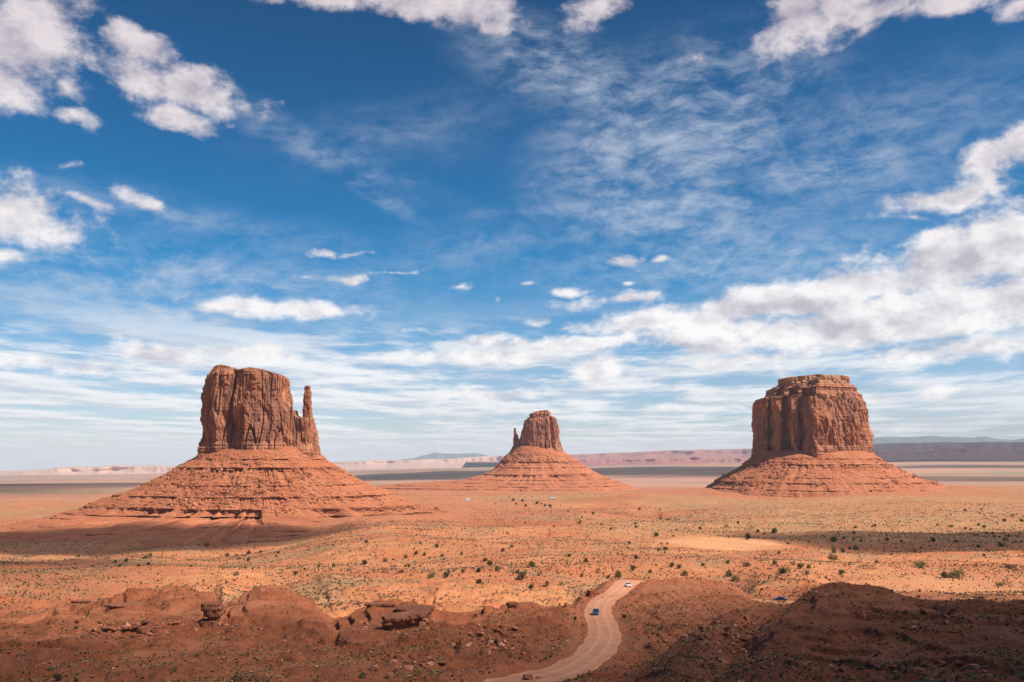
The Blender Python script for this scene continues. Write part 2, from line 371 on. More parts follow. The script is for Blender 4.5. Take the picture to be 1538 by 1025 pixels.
PROF_D = np.array([0, 10, 25, 45, 70, 100, 130, 166, 210, 250, 300, 345, 390, 450, 600, 800, 1000, 1300, 1750, 2600, 4000, 8000, 20000, 60000.])
PROF_Z = np.array([127, 125, 117, 108, 101, 95, 91, 88, 87, 86, 84, 81.5, 77, 73, 66, 60, 54, 50, 49, 38, 20, 4, 0, 0.])
# crest of the shaded foreground country: photograph x, crest y, distance, drop behind the crest
CREST = np.array([
    (-900, 900, 300, 10), (-200, 935, 300, 4), (0, 935, 300, 4), (130, 915, 300, 9), (190, 897, 300, 12), (255, 890, 300, 13), (322, 897, 297, 13), (335, 922, 300, 8), (356, 905, 318, 9),
    (390, 882, 330, 10), (430, 884, 330, 10), (470, 905, 320, 8), (498, 937, 285, 9), (530, 922, 285, 11), (560, 912, 285, 12), (600, 915, 288, 12), (630, 922, 290, 11), (660, 936, 290, 8), (700, 938, 290, 8),
    (735, 922, 295, 10), (770, 907, 300, 13), (800, 908, 310, 13), (830, 914, 315, 12), (860, 907, 322, 12), (890, 890, 335, 9), (915, 876, 350, 7), (945, 871, 352, 6),
    (985, 874, 350, 6), (1020, 872, 345, 7), (1060, 873, 345, 9), (1105, 882, 345, 8), (1135, 898, 362, 2), (1172, 904, 372, 0), (1215, 902, 372, 0), (1250, 893, 360, 4), (1300, 893, 350, 4), (1600, 905, 330, 4), (2600, 905, 330, 4)], float)
# right-hand near ridge: x, crest y, distance
RIDGE = np.array([(880, 1040, 150, 0), (960, 1010, 165, 0), (1010, 985, 180, 0), (1060, 950, 200, 0), (1100, 925, 215, 0), (1130, 914, 225, 0), (1160, 914, 225, 0), (1190, 911, 222, 0), (1215, 893, 220, 0), (1250, 878, 215, 0), (1280, 877, 212, 0),
                  (1320, 882, 208, 0), (1350, 888, 205, 0), (1385, 897, 200, 0), (1410, 899, 198, 0), (1450, 905, 195, 0), (1538, 905, 190, 0), (1700, 895, 180, 0), (2600, 890, 170, 0)], float)
def px_of(x, y):
    yy = np.maximum(y, 1.0); dz = np.interp(yy, PROF_D, PROF_Z) - CAMZ
    return 769 + FPX * x / np.maximum(yy * cP + dz * sP, 1.0)
def base_z(x, y):
    """broad shape of the land, metres; y is distance ahead"""
    D = np.maximum(y, 0.0) + np.maximum(0, -y) * 0.2
    R = np.sqrt(x * x + y * y)
    Dm = np.where(D > 60, D, np.maximum(D, 0.6 * R))
    a = x / np.maximum(y, 30.0)
    z = np.interp(Dm, PROF_D, PROF_Z)
    # lower ground on the left past 500 m
    left = sst(-a, 0.12, 0.34)
    z -= left * sst(Dm, 400, 1000) * (1 - sst(Dm, 2600, 4000)) * 24
    # the far plain falls away to the left and climbs gently to the right
    zf = np.interp(769 + FPX * a, [-200, 300, 620, 1000, 1400, 2000], [-170, -110, -30, 50, 120, 140])
    z += (zf - z) * sst(np.log(np.maximum(Dm, 10)), math.log(3500), math.log(15000)) * (y > 0)
    right = sst(a, 0.15, 0.5)
    z += right * sst(Dm, 900, 1700) * (1 - sst(Dm, 2400, 4000)) * 12
    px = px_of(x, y)
    # foreground crests
    cy = np.interp(px, CREST[:, 0], CREST[:, 1]); cd = np.interp(px, CREST[:, 0], CREST[:, 2]); dr = np.interp(px, CREST[:, 0], CREST[:, 3])
    _, tb = ray(px, cy); cz = CAMZ + tb * cd
    base_at = np.interp(cd, PROF_D, PROF_Z)
    up = np.where(D < cd, sst(D, cd - 75, cd), 1 - sst(D, cd, cd + 26))
    z += (cz - base_at) * up
    hole = sst(D, cd + 2, cd + 26) * (1 - sst(D, cd + 60, cd + 190))
    z -= dr * hole
    # near ridge on the right
    near_ = np.clip(222 - D, 0, 130)
    pxr = px + near_ * 1.5 + sst(near_, 3, 30) * 45 * fbm(x / 22 + 60, y / 22, 0, 3)
    ry = np.interp(pxr, RIDGE[:, 0], RIDGE[:, 1]); rd = np.interp(px, RIDGE[:, 0], RIDGE[:, 2])
    _, tb = ray(px, ry); rz = CAMZ + tb * rd
    m = sst(px + near_ * 0.4, 890, 1150)
    front = rz - (rd - D) * (-0.00) 
    tgt = np.where(D < rd, np.interp(D, [0, 60, 100, 130, 400], [0, 6, 3, 0, 0]) + rz - (rd - D) * 0.03 + 0 * front, rz - sst(D, rd, rd + 34) * np.maximum(rz - z, 0))
    ok = (y > 20)
    z = np.where(ok & (px > 900) & (D < rd + 34), z + (np.maximum(tgt, z) - z) * m * sst(D, 40, 95), z)
    zk = np.maximum(Dm, 15000.) / 15000.
    z = np.where((y > 0) & (z < 130), 130 + (z - 130) * zk, z)
    return z
def road_field():
    pts = []
    for (px, py), w_ in zip(ROADPX, ROADW):
        a, b = ray(px, py)
        Ds = np.linspace(120, 420, 601); zz = base_z(a * Ds, Ds); rz = CAMZ + b * Ds
        k = np.argmax(rz < zz) if np.any(rz < zz) else 600
        pts.append((a * Ds[k], Ds[k], w_, zz[k]))
    return np.array(pts)
ROAD = road_field()
def catmull(P, n):
    P = np.vstack([2 * P[0] - P[1], P, 2 * P[-1] - P[-2]]); out = []
    for i in range(1, len(P) - 2):
        for t in np.linspace(0, 1, n, endpoint=False):
            a, b, c, d = P[i - 1], P[i], P[i + 1], P[i + 2]
            out.append(0.5 * (2 * b + (c - a) * t + (2 * a - 5 * b + 4 * c - d) * t * t + (3 * b - 3 * c + d - a) * t ** 3))
    out.append(P[-2]); return np.array(out)
RC = catmull(ROAD, 28)
_k = np.ones(17) / 17
RC[:, 3] = np.convolve(np.pad(RC[:, 3], 8, mode='edge'), _k, mode='valid')
def road_dist(x, y):
    """distance to the road's centre line and the road's height there"""
    shp = np.shape(x); x = np.ravel(x); y = np.ravel(y)
    d = np.full(x.shape, 1e3, np.float32); zr = np.zeros(x.shape, np.float32)
    sel = np.where((y > 90) & (y < 430) & (x > -90) & (x < 140))[0]
    for s in range(0, len(sel), 20000):
        q = sel[s:s + 20000]
        dx = x[q][:, None] - RC[None, :, 0]; dy = y[q][:, None] - RC[None, :, 1]
        dd = dx * dx + dy * dy; j = np.argmin(dd, 1)
        w_ = 1.0 / (dd + 1.0) ** 3
        d[q] = np.sqrt(dd[np.arange(len(q)), j]); zr[q] = (w_ * RC[None, :, 3]).sum(1) / w_.sum(1)
    return d.reshape(shp), zr.reshape(shp)
def ground_z(x, y, full=True):
    x = np.asarray(x, float); y = np.asarray(y, float)
    z = base_z(x, y)
    R = np.sqrt(x * x + y * y)
    a = x / np.maximum(y, 30.0)
    near = 1 - sst(R, 380, 520)
    # rolling mid-valley ground
    mid = sst(R, 380, 650) * (1 - sst(R, 2500, 5000))
    z += mid * (fbm(x / 190 + 3, y / 190 + 8, 0, 4) * 11.0 + 1.0 * fbm(x / 40, y / 55, 0, 3))
    z += sst(R, 3000, 7000) * fbm(x / 2600, y / 2600, 0, 4) * 16 * (1 - sst(R, 26000, 40000))
    hm = (z + 3 * fbm(x / 120, y / 120, 0, 3)) / 3.2; fm = hm - np.floor(hm)
    z += mid * 2.2 * (sst(fm, 0.80, 0.93) - fm) * sst(fbm(x / 150 + 9, y / 110, 0, 4), 0.0, 0.22)
    # low swell that carries the broad butte
    z += 22 * np.exp(-((x - 680) / 480) ** 2 - ((y - 2010) / 190) ** 2)
    # near hills: gullies, broken ledges of tilted beds
    amp = near * sst(R, 30, 110)
    z += amp * fbm(x / 38 + 5, y / 38, 0, 2) * 3.0
    # thin flat beds cropping out as low ledges round every hill
    hb = (z + 1.1 * fbm(x / 30 + 2, y / 30, 0, 3) + 0.03 * x) / 1.7; fb = hb - np.floor(hb)
    tm = amp * sst(fbm(x / 34 + 21, y / 34, 0, 3), -0.20, 0.08) * (1 - 0.9 * np.exp(-((px_of(x, y) - 1090) / 130) ** 4))
    z += tm * 1.7 * (sst(fb, 0.74, 0.90) - fb) * 0.85
    z += amp * (fbm(x / 11, y / 11, 0, 3) * (1.3 - 0.4 * sst(px_of(x, y), 1000, 1200)) + (ridge(x / 7 + 3, y / 9, 0, 3) - 0.2) * 0.35 + (ridge(x / 16, y / 16, 0, 3) - 0.2) * 0.5 + fbm(x / 3.0, y / 3.0, 0, 3) * 0.22)
    px = px_of(x, y)
    rightm = sst(px, 960, 1130)
    q1 = (x * 0.55 + y * 0.83 + 5 * fbm(x / 30, y / 30, 0, 4)) / 11.0
    q2 = (-x * 0.15 + y * 0.98 + 9 * fbm(x / 45 + 9, y / 45, 0, 4)) / 17.0
    q = q1 * rightm + q2 * (1 - rightm)
    f = q - np.floor(q); hstep = hash1(np.floor(q))
    brk = sst(fbm(x / 24 + 40, y / 24, 0, 3), -0.12, 0.15) * (1 - 0.35 * rightm)
    stepz = (sst(f, 0.0, 0.045) - f)                      # quick riser, slow backslope
    calm = 1 - 0.85 * np.exp(-(((px - 1080) / 130) ** 4))
    z += amp * brk * stepz * (0.8 + 1.4 * hstep) * calm
    z += amp * (ridge(x / 5.5, y / 5.5, 0, 3) - 0.2) * 0.30 * sst(fbm(x / 33 + 7, y / 33, 0, 3), -0.15, 0.25)
    z += amp * sst(np.abs(fbm(x / 9, y / 9, 0, 3)), 0.0, 0.35) * 0.4 * brk
    # ledgy sandstone pavement just past the crest (left and centre)
    sl = (sst(R, 300, 340) * (1 - sst(R, 430, 520))) * sst(-a, -0.05, 0.02)
    qq = (y * 0.99 + x * 0.1 + 12 * fbm(x / 30, y / 60, 0, 4)) / 14.0; ff = qq - np.floor(qq)
    z += sl * (sst(ff, 0, 0.07) - ff) * 1.3 * sst(fbm(x / 30, y / 18, 0, 2), -0.1, 0.2)
    # smooth dune by the right, beyond the road
    d, zr = road_dist(x, y)
    wroad = 1 - sst(d, 4.6, 11.0)
    z = z * (1 - wroad) + zr * wroad
    bank = np.exp(-((d - 8.0) / 1.8) ** 2) * near * 0.5
    z += bank * 0.8
    return z
_HC = {}
def hit_many(P, d0=90., d1=9000., n=None):
    P = [p for p in P if p not in _HC]
    for i in range(0, len(P), 300):
        q = np.array(P[i:i + 300], float); a, b = ray(q[:, 0], q[:, 1])
        Ds = np.exp(np.linspace(math.log(d0), math.log(d1), n or 900))[None]
        X = a[:, None] * Ds; Y = np.repeat(Ds, len(q), 0); zz = ground_z(X, Y); rz = CAMZ + b[:, None] * Ds
        below = rz < zz; k = np.where(below.any(1), below.argmax(1), Ds.shape[1] - 1)
        for m_, p in enumerate(P[i:i + 300]): _HC[p] = (float(X[m_, k[m_]]), float(Ds[0, k[m_]]), float(zz[m_, k[m_]]))
def hit_from(px, py, d0):
    a, b = ray(px, py); Ds = np.linspace(d0, 900, 3000); zz = ground_z(a * Ds, Ds); k = int(np.argmax(CAMZ + b * Ds < zz))
    return float(a * Ds[k]), float(Ds[k]), float(zz[k])
def hit(px, py):
    p = (float(px), float(py)); hit_many([p]); return _HC[p]

GROUND = mat_ground()
def build_ground():
    azd = np.linspace(-0.60, 0.60, 1180); rest = np.linspace(0.60, 2 * math.pi - 0.60, 150)[1:-1]
    az = np.concatenate([azd, rest]); nc = len(az)
    Rr = [3.0]
    while Rr[-1] < 70000:
        r = Rr[-1]
        if r < 100: dr = max(0.8, r * 0.03)
        elif r < 330: dr = max(0.30, 1.15e-5 * r * r)
        elif r < 1500: dr = r * 0.0062
        elif r < 8000: dr = r * 0.012
        else: dr = r * 0.03
        Rr.append(r + dr)
    Rr = np.array(Rr); nr = len(Rr)
    X = (Rr[:, None] * np.sin(az)[None]); Y = (Rr[:, None] * np.cos(az)[None])
    Zz = ground_z(X, Y)
    V = np.stack([X, Y, Zz], -1).reshape(-1, 3)
    V = np.vstack([V, [[0, 0, float(Zz[0].mean())]]])
    q = grid_quads(nr, nc, wrap=True)[:, ::-1]
    me = raw_mesh('ground', V, quads=q, mats=[GROUND])
    x, y, z = X.ravel(), Y.ravel(), Zz.ravel(); R = np.sqrt(x * x + y * y); px = px_of(x, y); a = x / np.maximum(y, 30)
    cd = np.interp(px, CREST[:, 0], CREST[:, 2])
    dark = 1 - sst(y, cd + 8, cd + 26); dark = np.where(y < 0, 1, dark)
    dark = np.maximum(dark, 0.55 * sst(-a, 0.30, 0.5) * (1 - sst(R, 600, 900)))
    d, _ = road_dist(x, y)
    pinkroad = (1 - sst(d, 5, 16)) * 0.45
    # flats beside the road: paler pink earth
    flat = np.exp(-(((px - 1010) / 50) ** 2 + ((y - 318) / 24) ** 2))
    flat = np.maximum(flat, np.exp(-(((px - 1190) / 60) ** 2 + ((y - 335) / 14) ** 2)))
    pk = hit_from(1163, 903, 300.); dark = dark * (1 - 0.55 * flat) * (1 - pinkroad); patch = np.exp(-(((x - pk[0]) / 7.5) ** 2 + ((y - pk[1]) / 9) ** 2) ** 2); dark = dark * (1 - patch)  # patch: sunlit spot around the parked car, painted as paler ground
    n = fbm(x / 260, y / 420, 0, 4)
    grass = sst(R, 650, 1000) * (1 - sst(R, 2300, 3200)) * sst(n + 0.25 * sst(a, 0, 0.3), -0.05, 0.25)
    grass = np.maximum(grass, 0.30 * sst(fbm(x / 60, y / 90, 0, 4), 0.0, 0.25) * (R > 350) * (1 - sst(R, 900, 1300)))
    du = hit(1085, 815); da = (x - du[0]) / 52; db = (y - du[1]) / 75
    duneside = np.clip(1.25 - np.sqrt(da * da + db * db) + 0.35 * fbm(x / 35, y / 35, 0, 3), 0, 1)
    pale = sst(duneside, 0.15, 0.55) * 0.9
    s2 = hit(1390, 878); pale = np.maximum(pale, 0.55 * np.exp(-(((x - s2[0]) / 65) ** 2 + ((y - s2[1]) / 40) ** 2)))
    pale = np.maximum(pale, patch * 0.8)
    far = sst(R, 2300, 4200)
    speck = sst(R, 900, 1500) * (1 - sst(R, 5000, 8000)) * (1 - pale)
    purple = sst(R, 1100, 2000) * (1 - sst(R, 3500, 5000)) * sst(fbm(x / 500 + 3, y / 300, 0, 3), 0.05, 0.3) * 0.6
    for bx, by, ex, ey in ((-395, 1400, 470, 330), (83, 2900, 650, 520), (680, 2000, 370, 330)):
        q = np.sqrt(((x - bx) / ex) ** 2 + ((y - by) / ey) ** 2) + 0.35 * fbm(x / 90, y / 90, 0, 4)
        purple = np.maximum(purple, 0.95 * (1 - sst(q, 0.70, 1.15))); grass = grass * sst(q, 0.7, 1.1)
    o1 = np.zeros((len(V), 3), np.float32); o2 = np.zeros((len(V), 3), np.float32)
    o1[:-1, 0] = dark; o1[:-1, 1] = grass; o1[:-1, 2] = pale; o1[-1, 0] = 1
    o2[:-1, 0] = far; o2[:-1, 1] = speck; o2[:-1, 2] = purple
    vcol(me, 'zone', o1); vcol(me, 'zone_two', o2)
    o = link('ground', me); o['kind'] = 'structure'
build_ground()

def build_road():
    m, t, b = new_mat('dirt_road')
    g = t.node('ShaderNodeNewGeometry').outputs['Position']
    uv = t.node('ShaderNodeAttribute', {'attribute_name': 'across'}).outputs['Color']
    us = t.node('ShaderNodeSeparateColor', None, {0: uv}).outputs[0]
    n = t.noise(g, 0.25, 5, 0.6); n2 = t.noise(g, 2.5, 5, 0.7)
    col = t.mix(t.ramp(n, 0.35, 0.65), (0.46, 0.190, 0.100), (0.53, 0.240, 0.135))
    col = t.mix(t.ramp(n2, 0.4, 0.75, 0, 0.4), col, (0.33, 0.135, 0.075))
    wv = t.m('SINE', t.m('ADD', t.m('MULTIPLY', us, 19.0), t.m('MULTIPLY', n, 2.0)))
    col = t.mix(t.ramp(wv, 0.3, 1.0, 0, 0.5), col, (0.58, 0.30, 0.18))
    t.l.new(col, b.inputs['Base Color']); add_bump(t, b, t.m('ADD', n2, t.m('MULTIPLY', wv, 0.3)), 0.12, 0.6)
    tg = np.gradient(RC[:, :2], axis=0); tg /= np.linalg.norm(tg, axis=1)[:, None]
    nrm = np.stack([tg[:, 1], -tg[:, 0]], 1)
    K = 25; V = []; U = []
    s = np.cumsum(np.r_[0, np.linalg.norm(np.diff(RC[:, :2], axis=0), axis=1)])
    for k in range(K):
        u = k / (K - 1) * 2 - 1
        wob = 1 + (0.16 * pn(s / 7 + (50 if u > 0 else 0), s * 0 + 3.3) + 0.08 * pn(s / 2 + (50 if u > 0 else 0), s * 0 + 1.3)) * abs(u)
        p = RC[:, :2] + nrm * (RC[:, 2] * 0.56 * u * wob)[:, None]
        zz = ground_z(p[:, 0], p[:, 1]); zz = zz + np.where(abs(u) > 0.92, -0.10, 0.05 + 0.10 * (1 - u * u))
        V.append(np.stack([p[:, 0], p[:, 1], zz], 1)); U.append(np.full(len(RC), (u + 1) / 2))
    V = np.array(V); me = raw_mesh('road', V.reshape(-1, 3), quads=grid_quads(K, len(RC)), mats=[m])
    if me.polygons[10].normal.z < 0: me.flip_normals()
    vcol(me, 'across', np.repeat(np.array(U).ravel()[:, None], 3, 1))
    o = link('road', me); o['kind'] = 'structure'
build_road()

# ------------------------------------------------------------------ buttes
def plan_loop(poly, n, rnd=0.12):
    P = np.array(poly, float)
    for _ in range(3):       # corner cutting
        Q = np.roll(P, -1, 0); P = np.stack([P * (1 - rnd) + Q * rnd, P * rnd + Q * (1 - rnd)], 1).reshape(-1, 2)
    C = np.vstack([P, P[:1]]); L = np.r_[0, np.cumsum(np.linalg.norm(np.diff(C, axis=0), axis=1))]
    t = np.linspace(0, L[-1], n, endpoint=False)
    return np.stack([np.interp(t, L, C[:, 0]), np.interp(t, L, C[:, 1])], 1)
def flute(x, y, z, zb, zt, scl, seed, ts=0.90):
    """depth (m, mostly inwards = negative) of columns, cracks and slabs on a sandstone wall"""
    s = scl
    h = np.clip((z - zb) / (zt - zb), 0, 1)
    wx = x + 7 * s * fbm(x / (60 * s), y / (60 * s), z / (90 * s), 2); wy = y + 7 * s * fbm(x / (60 * s) + 9, y / (60 * s), z / (90 * s), 2)
    big = fbm(wx / (38 * s) + seed, wy / (38 * s), z / (330 * s), 3) * 7.5 * s
    ab = np.abs(pn(wx / (19 * s) + seed * 3, wy / (19 * s), z / (300 * s)))
    crack = -(1 - sst(ab, 0.0, 0.075)) * 5.2 * s
    ab2 = np.abs(pn(wx / (8 * s) + seed * 5, wy / (8 * s) + 3, z / (150 * s)))
    crack2 = -(1 - sst(ab2, 0.0, 0.10)) * 2.4 * s * sst(fbm(x / (30 * s), y / (30 * s), z / (50 * s), 2), -0.15, 0.2)
    pil = fbm(wx / (11 * s), wy / (11 * s), z / (75 * s) + seed, 3) * 3.2 * s
    # exfoliated slabs: steps in depth with curved edges
    f = fbm(wx / (26 * s), wy / (26 * s) + seed, z / (46 * s), 3) * 7
    slab = (np.floor(f) + sst(f - np.floor(f), 0.91, 1.0)) * 1.7 * s
    bed = fbm(x * 0 + seed, y * 0 + 2.0 + 0.2 * pn(x / 90, y / 90), z / (3.2 * s), 3)
    basal = (1 - sst(h, 0.09, 0.16)); top = sst(h, ts, ts + 0.05)
    soft = np.clip(basal + top, 0, 1)
    d = (big * 0.8 + crack + crack2 + pil + slab) * (1 - 0.55 * soft) + bed * 2.3 * s * (0.30 + soft * 1.1)
    d += fbm(x / (3.0 * s), y / (3.0 * s), z / (4.0 * s), 3) * 0.9 * s
    d += basal * 2.0 * s
    return d
def cliff(name, parent, mat, D, L, Rr, top, plan, depth, nc, nr, scl, seed, zb_px, mod=None, dispk=1.0, yoff=0.0, ts=0.90, ptl=88):
    """a rock wall closed by a top: L, Rr = [(py, px)...] silhouettes going up, top = [(px, py)...] skyline"""
    zl = np.array([at(px, py, D)[2] for py, px in L]); xl = np.array([at(px, py, D)[0] for py, px in L])
    zr = np.array([at(px, py, D)[2] for py, px in Rr]); xr = np.array([at(px, py, D)[0] for py, px in Rr])
    tx = np.array([at(px, py, D)[0] for px, py in top]); tz = np.array([at(px, py, D)[2] for px, py in top])
    zb = at(769, zb_px, D)[2] - 14
    zmax = tz.max()
    P = plan_loop(plan, nc); P[:, 0] /= np.abs(P[:, 0]).max() / 1.0
    W0 = xr[0] - xl[0]
    s = np.linspace(0, 1, nr)
    rows = []
    for si in s:
        zn = zb + (zmax - zb) * si
        l = np.interp(zn, zl, xl); r = np.interp(zn, zr, xr); xc = (l + r) / 2; hw = (r - l) / 2
        x = xc + P[:, 0] * hw; y = D + yoff + P[:, 1] * depth * (0.35 + 0.65 * hw / (W0 / 2))
        zt = np.interp(x, tx, tz)
        z = np.minimum(zn, zt)
        rows.append(np.stack([x, y, z], 1))
    G = np.array(rows)
    zt = np.interp(G[:, :, 0], tx, tz)
    nx = np.roll(P, -1, 0) - np.roll(P, 1, 0); nrm = np.stack([nx[:, 1] * depth, -nx[:, 0] * W0 / 2], 1); nrm /= np.linalg.norm(nrm, axis=1)[:, None]
    if (nrm * P).sum() < 0: nrm = -nrm
    d = flute(G[:, :, 0], G[:, :, 1], G[:, :, 2], zb + 14, zmax, scl, seed, ts) * dispk
    if mod is not None: d = d + mod(G, zb + 14, zmax)
    d = d - np.percentile(d, ptl)
    G[:, :, 0] += nrm[:, 0] * d; G[:, :, 1] += nrm[:, 1] * d
    caps = []
    last = G[-1]; c = last.mean(0)
    for k in np.linspace(1, 0, 26)[1:-1]:
        p = c + (last - c) * k
        ztk = np.interp(p[:, 0], tx, tz)
        z = np.minimum(ztk, zmax) + fbm(p[:, 0] / (14 * scl), p[:, 1] / (14 * scl), 0, 4) * 3.0 * scl * (1 - k) ** 0.3 * 1.0
        caps.append(np.stack([p[:, 0], p[:, 1], z], 1))
    G = np.concatenate([G, np.array(caps)], 0)
    V = G.reshape(-1, 3); n = G.shape[0]
    q = grid_quads(n, nc, True)
    V = np.vstack([V, [[c[0], c[1], float(V[-nc:, 2].mean())]]])
    tri = [[(n - 1) * nc + i, (n - 1) * nc + (i + 1) % nc, len(V) - 1, len(V) - 1] for i in range(nc)]
    F = [list(f) for f in q] + [t[:3] for t in tri]
    me = raw_mesh(name, V, F=F, mats=[mat])
    cx = me.polygons[int(nc * nr * 0.5)]
    if (cx.center.x - c[0]) * cx.normal.x + (cx.center.y - c[1]) * cx.normal.y < 0: me.flip_normals()
    if parent is not None:
        me.transform(parent.matrix_world.inverted()) if False else me.vertices.foreach_set('co', (V - np.array(parent.location)).astype(np.float32).ravel())
    me.update()
    return link(name, me, parent)
def talus(name, parent, mat, cx, D, tabL, tabR, tabF, tabB, ledges, ztop, zbot, nc, nr, seed, gul=1.0, step=None):
    """tab* = [(z, radius)...] descending z; ledges = [(z, height, undercut)]"""
    ph = np.linspace(0, 2 * math.pi, nc, endpoint=False); c, s_ = np.cos(ph), np.sin(ph)
    z0 = np.linspace(ztop, zbot, nr)
    for (zl, h, u) in ledges:      # crowd rows at ledges
        z0 = np.concatenate([z0, np.linspace(zl + 0.4, zl - h * 1.3, 12)])
    z0 = np.sort(z0)[::-1]; nr = len(z0)
    def tb(t, z):
        t = np.array(sorted(t)); return np.interp(z, t[:, 0], t[:, 1])
    rl, rr, rf, rb = (tb(t, z0)[:, None] for t in (tabL, tabR, tabF, tabB))
    wlr = sst(c[None], -0.45, 0.45); rx = rl * (1 - wlr) + rr * wlr; ry = np.where(s_[None] < 0, rf, rb)
    r = 1 / np.sqrt((c[None] / rx) ** 2 + (s_[None] / ry) ** 2)
    X = cx + r * c; Y = D + r * s_; Z = np.repeat(z0[:, None], nc, 1)
    dip = 2.5 * fbm(X / 300 + seed, Y / 300, 0, 2)
    Zq = Z + dip + 1.2 * fbm(X / 25, Y / 25, 0, 3)
    dr = np.zeros_like(r); sl = np.abs(np.gradient(r, z0 - np.arange(nr) * 1e-4, axis=0)); sl = np.clip(sl, 1.4, 14)
    for i, (zl, h, u) in enumerate(ledges):
        m = sst(fbm(c[None] * 4.1 + i * 7 + seed, s_[None] * 4.1, r / 900, 5, 0.65), -0.16, 0.10)
        hh = h * (0.6 + 0.8 * sst(fbm(c[None] * 14 + i * 3, s_[None] * 14, 0.0, 3), -0.3, 0.3)) * m + 0.01
        t = (zl - Zq)
        ind = np.where(t < 0, 0, np.where(t < hh, (t / hh), np.exp(-(t - hh) / (hh * 1.6 + 0.5))))
        under = np.where((t > 0) & (t < hh * 1.25), 1.0, 0.0)
        bl = 1 + 0.9 * fbm(X / 5, Y / 5, Z / 4, 2)
        dr -= ind * hh * sl * 0.85 + under * u * m * bl
        dr += np.exp(-((t + 0.8) / 1.2) ** 2) * 0.9 * m
    big = fbm(c[None] * 5 + seed, s_[None] * 5, Z / 160, 4)
    g = ridge(c[None] * 11 + seed, s_[None] * 11, Z / 300, 3)
    k = np.clip((ztop - Z) / (ztop - zbot), 0, 1)
    rav = 1 - sst(np.abs(fbm(c[None] * 4.3 + seed * 2, s_[None] * 4.3, Z / 220, 3)), 0.0, 0.07)
    dr -= rav * 0.7 * gul * sst(k, 0.05, 0.25)
    dr += big * r * 0.06 * gul * sst(k, 0.02, 0.3) - g * gul * 0.8 * sst(k, 0.03, 0.2)
    dr += fbm(X / 30, Y / 30, Z / 18, 5, 0.65) * 7.0 * sst(k, 0.02, 0.2) + fbm(X / 9, Y / 9, Z / 6, 4, 0.6) * 2.6 + fbm(X / 2.6, Y / 2.6, Z / 2.0, 2) * 0.7
    # long thin terraces of bedded shale
    bd = fbm(np.zeros_like(Zq) + seed, np.zeros_like(Zq), Zq / 3.4, 3)
    dr += bd * 0.75 * np.minimum(sl, 6) * (0.25 + 0.75 * (Z < (step or -999)))
    X = cx + (r + dr) * c; Y = D + (r + dr) * s_
    V = np.stack([X, Y, Z], -1).reshape(-1, 3)
    me = raw_mesh(name, V - np.array(parent.location), quads=grid_quads(nr, nc, True)[:, ::-1], mats=[mat])
    p = me.polygons[nc * nr // 2]
    if p.normal.z < 0: me.flip_normals()
    o = link(name, me, parent)
    return o, (X, Y, Z)
def root(name, loc, label, cat, group=None):
    o = bpy.data.objects.new(name, None); COL.objects.link(o); o.location = loc; o.empty_display_size = 10
    tag(o, label, cat, group); return o

CLIFF_W = mat_rock('sandstone_cliff', (0.36, 0.134, 0.068), (0.50, 0.205, 0.104), (0.13, 0.065, 0.052), 1.0, 0.70)
CLIFF_E = mat_rock('sandstone_cliff_far', (0.35, 0.132, 0.074), (0.49, 0.205, 0.118), (0.14, 0.07, 0.055), 0.8, 0.65)
TALUS = mat_talus('talus_debris', (0.40, 0.132, 0.060), (0.47, 0.175, 0.083), (0.26, 0.082, 0.042), (0.44, 0.22, 0.13))
RUB = mat_vc('rubble_stone', 0.9, 0.3, 0.6)

def ico():
    t = (1 + 5 ** .5) / 2
    v = np.array([(-1, t, 0), (1, t, 0), (-1, -t, 0), (1, -t, 0), (0, -1, t), (0, 1, t), (0, -1, -t), (0, 1, -t), (t, 0, -1), (t, 0, 1), (-t, 0, -1), (-t, 0, 1)], float); v /= np.linalg.norm(v[0])
    f = np.array([(0, 11, 5), (0, 5, 1), (0, 1, 7), (0, 7, 10), (0, 10, 11), (1, 5, 9), (5, 11, 4), (11, 10, 2), (10, 7, 6), (7, 1, 8), (3, 9, 4), (3, 4, 2), (3, 2, 6), (3, 6, 8), (3, 8, 9), (4, 9, 5), (2, 4, 11), (6, 2, 10), (8, 6, 7), (9, 8, 1)])
    return v, f
IV, IF = ico()
def stones(pts, sizes, cols, rng, flat=0.75):
    """many angular stones in one triangle mesh"""
    n = len(pts)
    sc = rng.uniform(0.55, 1.15, (n, 1, 3)); sc[:, :, 2] *= flat
    cube = np.sign(IV) * np.abs(IV) ** 0.6
    v = cube[None] * sc + rng.normal(0, 0.16, (n, 12, 3))
    a = rng.uniform(0, 6.28, n); ca, sa = np.cos(a)[:, None], np.sin(a)[:, None]
    tl = rng.normal(0, 0.3, (n, 1))
    x = v[..., 0] * ca - v[..., 1] * sa; y = v[..., 0] * sa + v[..., 1] * ca; z = v[..., 2] + x * tl
    V = np.stack([x, y, z], -1) * np.asarray(sizes)[:, None, None] + np.asarray(pts)[:, None, :]
    F = (IF[None] + (np.arange(n) * 12)[:, None, None]).reshape(-1, 3)
    return V.reshape(-1, 3), F, np.repeat(cols, 12, 0)
